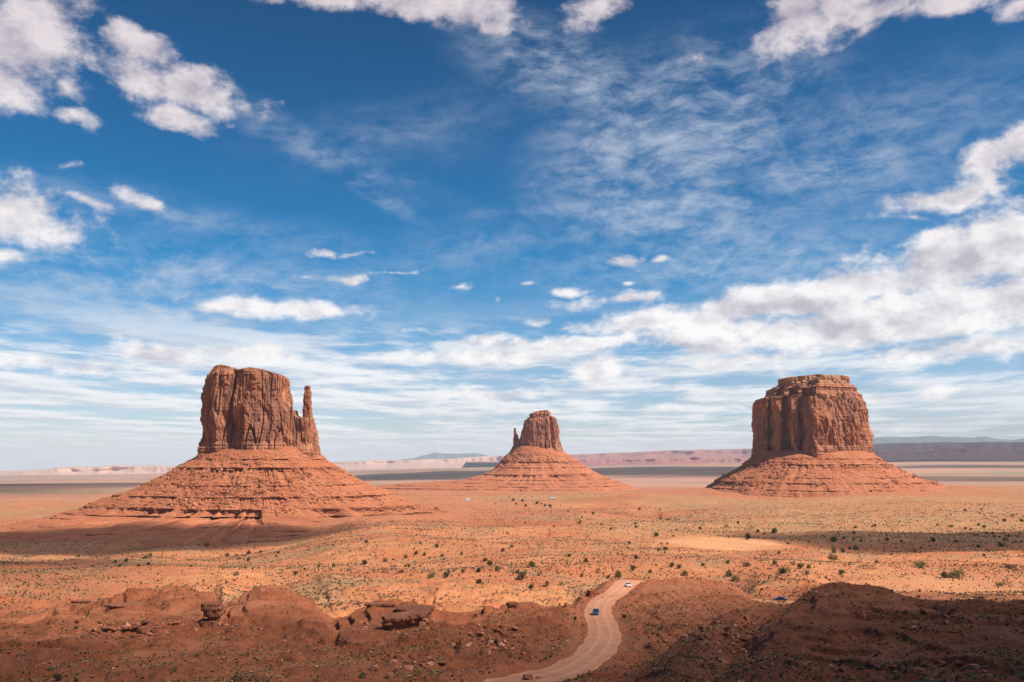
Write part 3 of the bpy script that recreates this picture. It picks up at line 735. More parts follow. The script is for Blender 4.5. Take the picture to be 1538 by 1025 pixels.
def rubble(name, parent, XYZ, n, rng, smin, smax, rows, front_only=True, seed=0):
    X, Y, Z = XYZ; nr, nc = X.shape
    i = rng.integers(rows[0], rows[1], n * 6); j = rng.integers(0, nc, n * 6)
    k = (fbm(X[i, j] / 45 + seed, Y[i, j] / 45, Z[i, j] / 30, 3) + rng.normal(0, 0.13, len(i))) > 0.08
    k &= (np.sin(j / nc * 2 * math.pi) < 0.25)
    i = i[k][:n]; j = j[k][:n]; n = len(i)
    p = np.stack([X[i, j], Y[i, j], Z[i, j]], 1) - np.array(parent.location)
    s = smin + (smax - smin) * rng.random(n) ** 4
    base = np.array([(0.42, 0.16, 0.08), (0.31, 0.11, 0.058), (0.50, 0.26, 0.15), (0.24, 0.09, 0.05)])[rng.choice(4, n, p=[.45, .33, .06, .16])]
    V, F, C = stones(p, s, base, rng)
    me = raw_mesh(name, V, quads=F, mats=[RUB], smooth=False); vcol(me, 'tint', C)
    o = link(name, me, parent); o['kind'] = 'stuff'; return o

def butte_west():
    D = 1400.0; cx = at(393, 690, D)[0]
    r = root('sandstone_butte', (cx, D, 40), 'tall red butte with a slim thumb spire beside its right end, nearest the viewer', 'butte')
    plan = [(-1, -0.55), (-0.6, -0.8), (-0.2, -0.72), (0.15, -0.95), (0.6, -0.85), (1, -0.5), (1, 0.6), (0.5, 0.9), (-0.5, 0.9), (-1, 0.6)]
    cliff('cliff', r, CLIFF_W, D, [(690, 304), (675, 305), (640, 306), (612, 304), (600, 305), (585, 308), (577, 312), (565, 313), (556, 320), (550, 326)],
          [(690, 452), (675, 452), (640, 445), (617, 436), (600, 433), (580, 431.5), (568, 431), (562, 427), (557, 414), (550, 400)],
          [(296, 572), (311, 570), (315, 560), (320, 555), (332, 551), (340, 550), (352, 553), (357, 557), (369, 558), (380, 556), (384, 555), (405, 557), (412, 560), (424, 565), (431, 567), (440, 572)],
          plan, 55, 1300, 250, 1.0, 1.3, 684)
    cliff('shoulder', r, CLIFF_W, D, [(690, 400), (640, 415), (600, 425)], [(690, 483), (682, 481), (672, 480.5), (663, 477), (650, 474), (636, 473), (625, 469), (600, 466)],
          [(400, 590), (428, 606), (434, 614), (438, 622), (441, 617), (445, 617), (446, 624), (452, 628), (457, 630), (462, 628), (470, 629), (473, 636), (480, 655)],
          [(-1, -0.8), (0, -0.9), (0.8, -0.7), (1, -0.2), (1, 0.4), (0.5, 0.8), (-1, 0.8)], 36, 620, 150, 0.7, 4.1, 686, yoff=-6, ptl=70)
    cliff('thumb_spire', r, CLIFF_W, D, [(640, 453), (628, 456), (612, 456.5), (600, 457.5), (590, 459), (584, 458.5), (580, 459.5)],
          [(640, 474), (630, 471.5), (612, 469.5), (600, 469), (590, 468.5), (586, 467), (582, 467.5), (579, 466)],
          [(450, 583), (459, 582), (461, 580.3), (466, 580), (468, 583), (475, 585)],
          [(-1, -0.8), (0.6, -1), (1, -0.3), (0.8, 0.8), (-0.5, 1), (-1, 0.3)], 7.5, 200, 130, 0.22, 2.2, 632, yoff=-5, ptl=45)
    k = D / FPX
    L = [(150, 84), (140, 93), (130, 108), (119, 130), (118, 132), (107, 148), (97, 166), (85, 190), (72, 233), (66, 246), (54, 276), (44, 310), (36, 352), (26, 395), (20, 480)]
    Rt = [(150, 84), (136, 94), (126, 104), (119, 118), (112, 130), (100, 150), (88, 176), (82, 200), (78, 206), (70, 218), (64, 238), (58, 262), (48, 300), (38, 345), (26, 400), (20, 440)]
    Ff = [(150, 40), (136, 60), (119, 78), (97, 98), (70, 122), (58, 134), (50, 150), (46, 200), (40, 262), (34, 320), (26, 380), (20, 420)]
    o, G = talus('talus_slope', r, TALUS, cx, D, L, Rt, Ff, Ff, [(130, 1.6, .8), (117, 4.2, 1.6), (92, 1.2, .5), (76, 3.2, 1.2), (60, 7.5, 1.2), (50, 1.5, .8), (46.5, 1.5, .7), (43, 1.8, .8), (40, 1.4, .6), (37, 1.4, .6), (33.5, 1.4, .6), (30, 1.2, .5)],
                 150, 20, 1500, 300, 2.7, step=52)
    rubble('rubble', r, G, 2600, np.random.default_rng(5), 0.5, 3.0, (90, 300), seed=3)
def butte_east():
    D = 2900.0; cx = at(807, 690, D)[0]
    r = root('sandstone_butte', (cx, D, 30), 'smallest and farthest butte with a thin spire on its left and a knob on top', 'butte')
    cliff('cliff', r, CLIFF_E, D, [(690, 779), (675, 780), (655, 781), (640, 783), (632, 786), (628, 791), (620, 796)],
          [(690, 846), (678, 844), (664, 842), (650, 841), (640, 840), (630, 838.5), (627, 835), (620, 826)],
          [(776, 634), (784, 631), (789, 628), (797, 627), (825, 627), (829, 626.5), (838, 628), (845, 632)],
          [(-1, -0.4), (-0.5, -0.9), (0.35, -0.95), (0.5, -0.72), (0.65, -0.9), (1, -0.5), (1, 0.6), (0.3, 1), (-0.8, 0.8)], 75, 900, 170, 1.25, 7.7, 683)
    cliff('caprock', r, CLIFF_E, D, [(632, 794), (626, 794.5), (622, 795), (620, 799), (617, 803)], [(632, 829), (625, 828), (620, 827.5), (617, 825), (615, 820)],
          [(790, 622), (796, 621.5), (801, 620.5), (804, 618.5), (812, 617.5), (822, 616.5), (826, 618), (829, 622)],
          [(-1, -0.8), (0.9, -0.9), (1, 0.6), (0, 0.9), (-1, 0.6)], 40, 300, 60, 0.8, 3.3, 629)
    cliff('thumb_spire', r, CLIFF_E, D, [(690, 770), (680, 771), (662, 771.2), (652, 772), (644, 772)], [(690, 790), (672, 783), (660, 781), (655, 778), (650, 775.5), (644, 775.2)],
          [(765, 645), (772, 643.5), (774, 643), (776, 645), (779, 659), (784, 661)], [(-1, -0.8), (0.6, -1), (1, -0.3), (0.8, 0.8), (-0.5, 1), (-1, 0.3)], 14, 220, 120, 0.4, 5.2, 685, ptl=45)
    L = [(172, 80), (158, 86), (150, 92), (140, 105), (128, 116), (121, 121), (116, 123), (112, 128), (100, 140), (88, 158), (78, 186), (66, 236), (60, 275), (54, 400), (46, 520), (34, 580), (14, 620)]
    Rt = [(172, 80), (158, 84), (150, 92), (140, 108), (130, 122), (118, 142), (104, 158), (92, 178), (80, 206), (66, 236), (56, 268), (46, 295), (34, 325), (14, 360)]
    Ff = [(172, 60), (150, 84), (120, 110), (95, 150), (78, 190), (62, 240), (52, 290), (44, 320), (32, 350), (14, 380)]
    o, G = talus('talus_slope', r, TALUS, cx, D, L, Rt, Ff, Ff, [(122, 4, 1.4), (104, 2, .8), (83, 5.5, 1.4), (68, 1.8, .8), (58, 1.8, .8), (50, 1.8, .8), (43, 1.8, .8)], 172, 14, 1000, 220, 9.1, step=62)
    rubble('rubble', r, G, 700, np.random.default_rng(6), 1.0, 3.6, (60, 220), seed=8)
def butte_right():
    D = 2000.0; cx = at(1221, 690, D)[0]
    r = root('sandstone_butte', (cx, D, 60), 'broad flat topped butte with a layered pale cap on the right of the valley', 'butte')
    mat = mat_rock('sandstone_cliff_capped', (0.36, 0.134, 0.072), (0.50, 0.21, 0.11), (0.14, 0.072, 0.058), 1.0, 0.62, cap=(296, 306, (0.46, 0.25, 0.13), (0.30, 0.13, 0.07)))
    plan = [(-1, -0.02), (-0.97, -0.30), (-0.86, -0.34), (-0.83, -0.12), (-0.78, -0.48), (-0.68, -0.54), (-0.63, -0.30), (-0.56, -0.66), (-0.46, -0.72), (-0.42, -0.50), (-0.34, -0.90), (-0.24, -1.0), (-0.12, -0.92), (0.3, -0.78), (0.7, -0.62), (0.95, -0.4), (1, 0.2), (0.7, 0.8), (0, 1), (-0.7, 0.8), (-1, 0.4)]
    cliff('cliff', r, mat, D, [(700, 1134), (682, 1134), (640, 1134), (604, 1135), (599, 1137), (597, 1148), (592, 1151), (588, 1153), (586, 1154), (582, 1162), (579, 1170), (575, 1174), (566, 1176)],
          [(700, 1308), (682, 1306), (655, 1306), (640, 1305), (620, 1301.5), (605, 1298), (594, 1293), (590, 1287), (588, 1286), (583, 1285), (580, 1280), (576, 1271), (566, 1265)],
          [(1120, 599), (1147, 598), (1152, 588), (1160, 582), (1170, 577), (1176, 574), (1265, 574), (1275, 577), (1286, 583), (1295, 590), (1310, 600)],
          plan, 125, 1500, 250, 1.25, 11.9, 686, dispk=1.3, ts=0.77, ptl=97)
    cliff('caprock', r, mat, D, [(582, 1170), (576, 1170), (572, 1169.5), (570, 1170), (567, 1176), (564, 1186)], [(582, 1272), (575, 1271), (572, 1270), (567, 1269), (565, 1262), (564, 1255)],
          [(1160, 571), (1170, 569.5), (1180, 568), (1192, 567.5), (1204, 566.5), (1215, 564.5), (1224, 564.5), (1232, 565.5), (1262, 565.5), (1269, 568), (1275, 571)],
          [(-1, -0.5), (-0.7, -0.9), (-0.2, -0.7), (0, -0.95), (0.6, -0.8), (1, -0.6), (1, 0.6), (0, 0.9), (-1, 0.6)], 55, 620, 60, 0.8, 6.3, 579)
    L = [(148, 128), (138, 133), (128, 142), (118, 154), (106, 172), (94, 194), (84, 212), (74, 219), (66, 232), (56, 245), (40, 255)]
    Rt = [(148, 128), (140, 130), (130, 142), (120, 158), (112, 172), (104, 186), (94, 206), (84, 232), (76, 254), (70, 264), (62, 276), (40, 290)]
    Ff = [(148, 95), (138, 118), (122, 142), (106, 166), (90, 195), (76, 226), (66, 248), (58, 262), (40, 285)]
    o, G = talus('talus_slope', r, TALUS, cx, D, L, Rt, Ff, Ff, [(131, 1.5, .8), (119, 3.5, 1.4), (113, 1.5, .8), (92, 1.4, .5), (82, 2.6, 1.2), (68, 1.6, .8)], 148, 40, 1300, 240, 14.3, step=0)
    rubble('rubble', r, G, 1500, np.random.default_rng(9), 0.7, 4.2, (50, 240), seed=12)
butte_west(); butte_east(); butte_right()

# ------------------------------------------------------------------ far mesas and mountains
def far_range(name, D, sky, foot, mat, depth, rough, seed, cliffy=0.45, nx=500):
    """a long plateau: sky = [(px, py)...] skyline, foot = py of its foot"""
    sky = np.array(sky, float); pxs = np.linspace(sky[0, 0], sky[-1, 0], nx); tops = np.interp(pxs, sky[:, 0], sky[:, 1])
    X = at(pxs, tops, D)[0]; ZT = at(pxs, tops, D)[2] + rough * 0.35 * fbm(X / (rough * 9), X * 0 + seed, 0, 4); ZF = at(pxs, pxs * 0 + foot, D)[2] - 25
    prof = [(-1.0, 0.0), (-0.85, 0.10), (-0.65, 0.22), (-0.48, 0.34), (-0.36, 0.50), (-0.30, 0.66), (-0.27, 0.90), (-0.24, 0.98), (-0.1, 1.0), (0.5, 1.0), (1.2, 0.95), (1.4, 0)]
    if cliffy < 0.3: prof = [(-1.0, 0.0), (-0.7, 0.2), (-0.45, 0.45), (-0.25, 0.7), (-0.1, 0.9), (0, 1.0), (0.3, 0.9), (0.8, 0.4), (1.2, 0)]
    tt = np.linspace(0, len(prof) - 1, 60); pv = np.array(prof)
    u = np.interp(tt, range(len(prof)), pv[:, 0]); h = np.interp(tt, range(len(prof)), pv[:, 1])
    XX = np.repeat(X[None], 60, 0); off = depth * 0.55 * fbm(XX / (depth * 1.3), h[:, None] * 0.3 + seed, 0, 4) * (1 - 0.3 * h[:, None]) + depth * 0.16 * ridge(XX / (depth * 0.4), h[:, None] * 0.2 + seed, 0, 3)
    YY = D + u[:, None] * depth + off * (u[:, None] < 0.2)
    ZZ = ZF[None] + (ZT - ZF)[None] * h[:, None]
    XX = XX * (YY / D)
    me = raw_mesh(name, np.stack([XX, YY, ZZ], -1).reshape(-1, 3), quads=grid_quads(60, nx), mats=[mat])
    if me.polygons[nx * 10].normal.z < 0: me.flip_normals()
    o = link(name, me); o['kind'] = 'structure'; return o
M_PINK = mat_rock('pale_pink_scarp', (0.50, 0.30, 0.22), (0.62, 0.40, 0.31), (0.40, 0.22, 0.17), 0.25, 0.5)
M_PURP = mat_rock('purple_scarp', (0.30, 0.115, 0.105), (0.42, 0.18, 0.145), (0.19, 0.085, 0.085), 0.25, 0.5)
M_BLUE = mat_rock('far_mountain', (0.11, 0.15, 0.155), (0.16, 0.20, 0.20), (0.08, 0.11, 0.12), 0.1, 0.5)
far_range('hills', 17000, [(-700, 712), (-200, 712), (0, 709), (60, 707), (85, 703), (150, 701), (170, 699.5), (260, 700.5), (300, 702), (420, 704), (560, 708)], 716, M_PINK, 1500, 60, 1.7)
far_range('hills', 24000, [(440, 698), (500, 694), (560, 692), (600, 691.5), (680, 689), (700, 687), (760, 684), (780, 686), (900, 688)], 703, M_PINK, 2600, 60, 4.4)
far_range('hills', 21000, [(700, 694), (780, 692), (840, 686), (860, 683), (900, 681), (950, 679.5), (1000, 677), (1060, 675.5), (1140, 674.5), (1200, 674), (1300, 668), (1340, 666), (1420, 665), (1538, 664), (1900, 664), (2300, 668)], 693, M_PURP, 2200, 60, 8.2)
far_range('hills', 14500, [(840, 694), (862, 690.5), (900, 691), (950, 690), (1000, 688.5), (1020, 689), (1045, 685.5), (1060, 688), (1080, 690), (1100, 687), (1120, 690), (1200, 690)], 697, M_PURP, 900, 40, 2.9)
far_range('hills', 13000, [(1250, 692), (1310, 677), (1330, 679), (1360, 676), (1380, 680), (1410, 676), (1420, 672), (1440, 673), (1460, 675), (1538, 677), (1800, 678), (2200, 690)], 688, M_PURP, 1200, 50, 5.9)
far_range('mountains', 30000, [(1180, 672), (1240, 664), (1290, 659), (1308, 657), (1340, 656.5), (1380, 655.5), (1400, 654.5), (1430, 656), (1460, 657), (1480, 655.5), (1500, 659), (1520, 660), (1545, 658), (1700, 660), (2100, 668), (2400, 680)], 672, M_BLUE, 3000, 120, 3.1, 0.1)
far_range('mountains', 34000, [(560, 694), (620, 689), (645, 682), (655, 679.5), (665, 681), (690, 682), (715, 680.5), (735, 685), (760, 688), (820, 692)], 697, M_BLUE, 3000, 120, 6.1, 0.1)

# ------------------------------------------------------------------ clouds overhead whose shadows lie on the land
def mat_cloud():
    m = bpy.data.materials.new('cloud_vapour'); m.use_nodes = True; t = NT(m.node_tree); t.n.clear()
    oc = t.node('ShaderNodeTexCoord').outputs['Object']
    ln = t.node('ShaderNodeVectorMath', {'operation': 'LENGTH'}, {0: t.scale(oc, (1, 1, 0))}).outputs['Value']
    loc = t.node('ShaderNodeObjectInfo').outputs['Location']
    n = t.noise(t.v('ADD', t.scale(oc, (1, 1, 0.0)), t.scale(loc, (.013, .013, .013))), 2.3, 7, 0.62)
    al = t.ramp(t.m('ADD', ln, t.m('MULTIPLY', t.m('SUBTRACT', n, 0.5), 0.9)), 1.02, 0.66)
    d = t.node('ShaderNodeBsdfDiffuse', None, {'Color': (0.9, 0.9, 0.92, 1)}); tr = t.node('ShaderNodeBsdfTranslucent', None, {'Color': (0.9, 0.9, 0.92, 1)})
    mx = t.node('ShaderNodeMixShader', None, {0: 0.5, 1: d.outputs[0], 2: tr.outputs[0]})
    tp = t.node('ShaderNodeBsdfTransparent'); a = t.node('ShaderNodeAttribute', {'attribute_name': 'thickness', 'attribute_type': 'OBJECT'}).outputs['Fac']
    m2 = t.node('ShaderNodeMixShader', None, {0: t.m('MULTIPLY', al, a), 1: tp.outputs[0], 2: mx.outputs[0]})
    o = t.node('ShaderNodeOutputMaterial'); t.l.new(m2.outputs[0], o.inputs[0])
    return m
CLOUD = mat_cloud()
def cloud(gx, gy, rx, ry, H, thick=0.85, rot=0.0, gz=60):
    """a cloud at height H whose shadow is centred on ground point (gx, gy)"""
    c = Vector((gx, gy, gz)) + S * ((H - gz) / S.z)
    nu, nv = 48, 20
    th = np.linspace(0, 2 * math.pi, nu, endpoint=False); ph = np.linspace(-math.pi / 2, math.pi / 2, nv)
    X = np.cos(ph)[:, None] * np.cos(th); Y = np.cos(ph)[:, None] * np.sin(th); Z = np.sin(ph)[:, None] * np.ones(nu)
    b = 1 + 0.22 * fbm(X * 2 + gx, Y * 2 + gy, Z * 2, 3)
    Z = np.where(Z < 0, Z * 0.35, Z) * b
    me = raw_mesh('cloud', np.stack([X * b, Y * b, Z], -1).reshape(-1, 3), quads=grid_quads(nv, nu, True), mats=[CLOUD])
    o = link('cloud', me); o.location = c; o.scale = (rx, ry, min(rx, ry) * 0.3); o.rotation_euler = (0, 0, rot)
    o['kind'] = 'structure'; o['thickness'] = thick
    return o
# foreground shade
cloud(-420, 45, 460, 265, 1500, .26, 0.0, 90)
cloud(60, 60, 330, 255, 1500, .32, 0.0, 90)
cloud(270, 60, 300, 262, 1500, .66, -0.04, 95)
cloud(210, 40, 190, 165, 1700, .40, 0.0, 95)
cloud(-560, 640, 330, 190, 1500, .42, 0.1)        # left valley floor and the foot of the near butte
cloud(-480, 1080, 360, 150, 1500, .58, 0.0)
cloud(430, 790, 250, 175, 1500, .52, -0.1)          # patch before the right butte
cloud(-3100, 4500, 2200, 2500, 6500, .62)         # far dark bands
cloud(-700, 8200, 1200, 3400, 6500, .6)
cloud(1500, 7900, 1300, 3300, 6500, .6)
cloud(4600, 7400, 1900, 900, 6500, .5)
cloud(11000, 17500, 6500, 5500, 12500, .62)
cloud(7500, 11800, 4500, 2400, 9000, .6)
cloud(2600, 4700, 900, 500, 3800, .4)

# ------------------------------------------------------------------ plants
LEAF = mat_vc('juniper_foliage', 0.8, 0.35, 2.5)
BARK = mat_plain('grey_bark', (0.16, 0.12, 0.09), 0.9, nz=0.3)
def shrub_crown(rng, w, h, nclump, nleaf, leaf, cols, base=0.12, open_=0.25):
    V = []; F = []; C = []
    for i in range(nclump):
        a = rng.uniform(0, 6.28); rr = math.sqrt(rng.uniform(0, 1)) * 0.36 * w; zc = h * (base + (0.80 - base) * rng.uniform(0, 1) * (1 - 0.5 * (rr / (0.42 * w)) ** 2) + 0.04)
        cr = rng.uniform(0.13, 0.23) * w; c = np.array([rr * math.cos(a), rr * math.sin(a), zc]); tone = rng.uniform(0.75, 1.3)
        for k in range(nleaf):
            d = rng.normal(size=3); d /= np.linalg.norm(d); p = c + d * cr * rng.uniform(0.45, 1.05) * np.array([1, 1, .8])
            if p[2] < 0.03 * h: p[2] = 0.03 * h + abs(p[2]) * .3
            n = d + rng.normal(size=3) * 0.5; n /= np.linalg.norm(n); u = np.cross(n, [0.1, 0.2, 1]); u /= np.linalg.norm(u) + 1e-6; v = np.cross(n, u)
            s = leaf * rng.uniform(0.6, 1.4); b = len(V)
            V += [p - u * s, p + v * s * 0.8, p + u * s, p - v * s * 0.8]; F.append((b, b + 1, b + 2, b + 3))
            cc = np.array(cols[rng.integers(len(cols))]) * tone * rng.uniform(0.8, 1.2)
            C += [cc] * 4
    return np.array(V), np.array(F), np.array(C)
def trunk_mesh(rng, h, w):
    V = []; F = []
    for b in range(5):
        a = rng.uniform(0, 6.28) + b * 1.25; n = 6; base = len(V); L = h * rng.uniform(0.45, 0.75); lean = w * (0.0 if b == 0 else 0.28)
        for k in range(5):
            t = k / 4; cx, cy, cz = math.cos(a) * lean * t ** 1.3, math.sin(a) * lean * t ** 1.3, -0.1 + L * t; r = 0.035 * h * (1 - 0.75 * t) * (1.3 if b == 0 else .8)
            for q in range(n): V.append((cx + r * math.cos(q * 1.047), cy + r * math.sin(q * 1.047), cz))
        for k in range(4):
            for q in range(n): F.append((base + k * n + q, base + k * n + (q + 1) % n, base + (k + 1) * n + (q + 1) % n, base + (k + 1) * n + q))
    return raw_mesh('trunk', V, quads=F, mats=[BARK])
JC = {'dark': [(0.060, 0.070, 0.024), (0.080, 0.088, 0.032), (0.045, 0.055, 0.022)], 'olive': [(0.135, 0.125, 0.045), (0.17, 0.15, 0.055), (0.10, 0.10, 0.038)],
      'green': [(0.12, 0.145, 0.035), (0.15, 0.17, 0.045), (0.09, 0.11, 0.03)], 'brown': [(0.20, 0.125, 0.075), (0.15, 0.11, 0.06), (0.24, 0.16, 0.10)]}
PROTO = {}
def proto(kind, shape, v):
    key = (kind, shape, v)
    if key not in PROTO:
        rng = np.random.default_rng(abs(hash((len(kind), shape, v, kind[0] > 'e'))) % 9999)
        rng = np.random.default_rng(100 + 17 * v + 5 * len(kind) + (3 if shape == 'wide' else 0))
        w_ = 1.05 if shape == 'round' else 2.1; h = 1.0
        V, F, C = shrub_crown(rng, w_, h, 26 if kind != 'brown' else 15, 46 if kind != 'brown' else 34, 0.042 if kind != 'brown' else 0.03, JC[kind])
        me = raw_mesh('crown', V, quads=F, mats=[LEAF], smooth=False); vcol(me, 'tint', C)
        PROTO[key] = (me, trunk_mesh(rng, h, w_))
    return PROTO[key]
CR = {'A': (400, 760, .2601), 'B': (780, 740, .2601), 'C': (1140, 740, .2588), 'D': (0, 650, .2601), 'E': (0, 850, .2601), 'F': (350, 850, .2601), 'G': (700, 850, .2601), 'H': (1050, 850, .3173), 'I': (700, 590, .1821)}
J = {
 'A': '68,272,18,d 57,290,16,d 135,360,14,g 170,392,24,d 223,366,18,d 238,400,16,o 303,344,22,o 388,342,22,g 240,235,12,d 282,262,14,b 383,277,10,d 578,206,24,d 486,158,12,g 566,327,34,d 632,290,12,g 676,284,10,b 686,313,30,o 733,310,16,d 750,316,16,b 727,350,22,b 805,346,20,o 825,345,20,d 805,292,28,o 810,264,12,b 867,272,24,d 913,281,24,o 944,300,16,g 1015,288,26,o 1027,308,12,d 987,231,26,d 869,168,12,d 890,214,16,g 1127,280,22,g 1129,135,10,g 1213,233,14,g 1279,192,10,d 1306,190,10,b 1310,147,10,g 1393,160,16,d 1418,234,22,o 1366,255,24,d 1262,310,30,d 1290,332,34,d 1228,372,32,d 1335,365,36,o 1136,376,28,g 1085,373,18,o 1055,381,20,d 1038,402,36,d 960,402,34,ow 786,382,20,o 640,412,14,b 1229,435,36,d 1452,378,28,o 1492,388,32,o 1472,412,44,o 1527,464,22,g 1040,517,22,b 1235,503,12,g 1090,473,12,o 417,580,16,g 122,618,12,d 570,437,12,o 669,365,12,g',
 'B': '35,174,12,d 200,194,16,d 348,170,22,o 362,143,14,d 427,120,18,d 377,113,10,d 694,98,18,d 672,180,16,d 674,198,20,o 528,214,16,d 472,182,14,d 817,151,16,o 855,155,12,d 868,155,12,d 903,158,10,d 922,158,10,d 812,98,12,o 976,147,10,d 1016,188,10,d 1045,206,20,d 1055,186,12,g 1197,192,16,ow 1264,173,20,d 1166,127,8,d 1330,156,8,d 790,243,28,d 776,276,12,b 888,251,14,gw 637,290,20,o 820,297,16,d 855,297,16,g 843,325,26,d 806,332,22,g 840,347,14,o 675,375,26,d 288,364,24,d 386,391,26,d 76,413,42,o 656,436,36,o 755,457,24,g 880,417,34,o 923,425,34,o 956,468,34,o 1063,416,24,o 1205,404,24,o 1309,413,34,dw 1476,405,28,o 1488,418,16,b 1212,470,38,o 1245,495,40,ow 1362,463,26,b 1522,455,34,d 1378,226,20,d 1415,240,16,o 1320,255,40,d 1474,222,36,o 1210,262,8,gw 572,475,40,o 512,488,26,o 361,480,22,g 456,457,34,b 116,468,36,b 240,522,38,b 160,536,30,o 74,541,30,g 266,566,14,b 118,550,12,b 175,75,16,d',
 'C': '170,294,18,d 118,350,20,gw 432,275,36,o 553,237,20,d 560,200,22,o 671,191,18,d 655,197,14,d 492,263,18,d 592,280,20,d 553,273,16,d 745,272,22,o 742,246,14,d 714,240,12,d 808,260,10,dw 829,282,20,d 888,306,10,d 938,320,14,d 1013,278,28,d 1143,282,26,o 1035,187,16,d 1118,193,22,dw 817,168,14,o 876,180,14,b 1197,103,16,d 1056,98,10,d 1290,96,14,d 1283,122,10,d 1309,134,10,d 1364,142,10,d 1423,162,22,d 1470,133,16,ow 1524,162,24,d 1274,187,18,d 1306,200,20,d 1197,206,20,d 1230,213,18,d 1259,244,18,dw 1319,234,18,dw 1357,235,20,d 1364,256,16,d 1396,259,16,d 1429,270,20,dw 1449,247,16,d 1410,300,32,dw 1275,311,24,d 1328,336,18,dw 1307,363,18,d 1523,284,14,d 1452,430,30,dw 434,337,36,o 490,339,30,o 527,322,24,g 562,322,30,g 427,380,36,dw 683,402,24,g 606,430,42,bw 477,462,32,g 240,427,38,g 291,431,28,g 152,452,46,ow 194,410,40,b 92,404,28,d 104,420,18,b 940,420,44,gw 1152,470,60,gw 1079,477,46,o 1404,530,34,ow 1450,535,40,bw 1137,421,14,d 1107,421,10,d 767,358,14,d 1259,424,16,d 1030,492,20,b 275,470,18,d 864,545,22,bw',
 'D': '453,712,22,o 535,767,16,d 577,758,16,b 666,745,22,d 690,769,20,d 729,737,24,d 802,768,22,d 842,719,26,dw 868,707,24,o 855,757,22,d 741,711,10,b 767,718,14,g 1142,648,12,g 1197,645,30,ow 1106,769,18,g 1314,706,26,d 1365,707,18,o 1438,692,24,d 1436,736,22,d 1472,664,16,g 1506,686,20,o 1364,817,26,gw 1386,728,14,d 1415,711,14,o',
 'I': '241,917,14,d 390,885,26,d 465,890,26,d 412,920,20,d 492,935,24,d 585,908,32,d 622,915,16,d 650,932,24,d 697,935,22,d 700,950,14,d 783,932,12,d 862,942,12,d 840,973,14,d 290,890,10,d 354,860,10,d 485,862,10,d 545,855,12,d 398,832,8,d 950,828,10,d 1060,838,10,d 1120,845,10,d 1150,841,8,d 1218,965,12,d'}
SH = {
 'E': '330,650,44,d 437,660,26,d 440,625,24,b 1003,600,46,b 895,514,30,b 728,452,26,b 680,326,26,b 118,458,34,b 478,408,26,b 440,358,24,o 160,360,24,b 298,598,28,b 632,668,30,b 590,578,22,b 932,664,26,b 472,262,20,b 1372,660,28,b',
 'F': '746,634,40,o 887,566,32,b 690,510,28,b 298,405,36,b 202,668,24,o 24,658,28,b 632,420,20,b 720,460,24,b 862,475,30,b 318,462,28,b 870,350,16,o 1440,500,30,b 1522,440,28,b 852,515,14,d',
 'G': '312,532,16,o 240,556,14,b 423,294,26,b 630,302,26,d 575,255,28,b 913,292,28,d 1210,612,40,b 1080,580,14,b 864,531,16,b 352,555,14,b 640,470,14,b 490,523,14,o',
 'H': '640,490,26,b 890,540,28,b 1265,410,24,b 1522,500,40,b 800,145,16,b 1070,325,20,b 1480,275,24,b 805,325,18,b 375,215,8,o'}
KN = {'d': 'dark', 'o': 'olive', 'g': 'green', 'b': 'brown'}
def parse(tab):
    out = []
    for k, s in tab.items():
        x0, y0, sc = CR[k]
        for it in s.split():
            a, b, h, t = it.split(','); out.append((x0 + float(a) * sc, y0 + (float(b) + float(h) * 0.42) * sc, float(h) * sc, KN[t[0]], 'wide' if len(t) > 1 else 'round'))
    return out
WORDS = ['leftmost', 'second from left', 'third from left', 'fourth from left', 'fifth from left', 'sixth from left', 'seventh from left', 'eighth from left', 'ninth from left', 'tenth from left', 'eleventh from left', 'twelfth from left']
def zone(px, py):
    if py < 775: row = 'far flat'
    elif py < 812: row = 'back plain'
    elif py < 838: row = 'middle slope'
    elif py < 856: row = 'near slope'
    else: row = 'nearest sand'
    for lim, nm in ((300, 'left of the thumb butte'), (480, 'below the thumb butte'), (620, 'right below the thumb spire'), (740, 'left of the farthest butte'), (850, 'below the farthest butte'), (960, 'straight beyond the road'),
                    (1075, 'left of the bare dune'), (1180, 'around the bare dune'), (1300, 'below the broad butte'), (1420, 'right of the broad butte'), (9999, 'at the right picture edge')):
        if px < lim: return row, nm
HUE = {'dark': 'dark green', 'olive': 'olive', 'green': 'bright green', 'brown': 'brownish'}
def plant(name, lst, cat, group, noun, zf):
    zones = {}
    for i, (px, py, h, kind, shape) in enumerate(lst):
        zones.setdefault((zf(px, py), kind, shape), []).append(i)
    lab = {}
    for (z, kind, shape), ids in zones.items():
        ids.sort(key=lambda i: lst[i][0])
        sp = 'wide ' if shape == 'wide' else ''
        for n, i in enumerate(ids):
            pre = '' if len(ids) == 1 else WORDS[min(n, 11)] + ' '
            lab[i] = '%s%s%s %s on %s %s' % (pre, sp, HUE[kind], noun, z[0], z[1])
    rng = np.random.default_rng(4)
    hit_many([(float(l[0]), float(l[1])) for l in lst])
    for i, (px, py, h, kind, shape) in enumerate(lst):
        x, y, z = hit(px, py)
        H = h / FPX * y
        crown, trunk = proto(kind, shape, i % 3)
        k = H * (1.0 if shape == 'round' else 0.9)
        big = h > 4.2
        r = bpy.data.objects.new(name, None if big else crown); COL.objects.link(r)
        r.location = (x, y, z - 0.06); r.scale = (k * rng.uniform(.9, 1.15), k * rng.uniform(.9, 1.15), k * rng.uniform(.85, 1.1)); r.rotation_euler = (0, 0, rng.uniform(0, 6.28))
        tag(r, lab[i], cat, group)
        if big:
            link('crown', crown, r); link('trunk', trunk, r)
plant('juniper', parse(J), 'juniper', 'junipers dotted over the valley floor', 'juniper', zone)
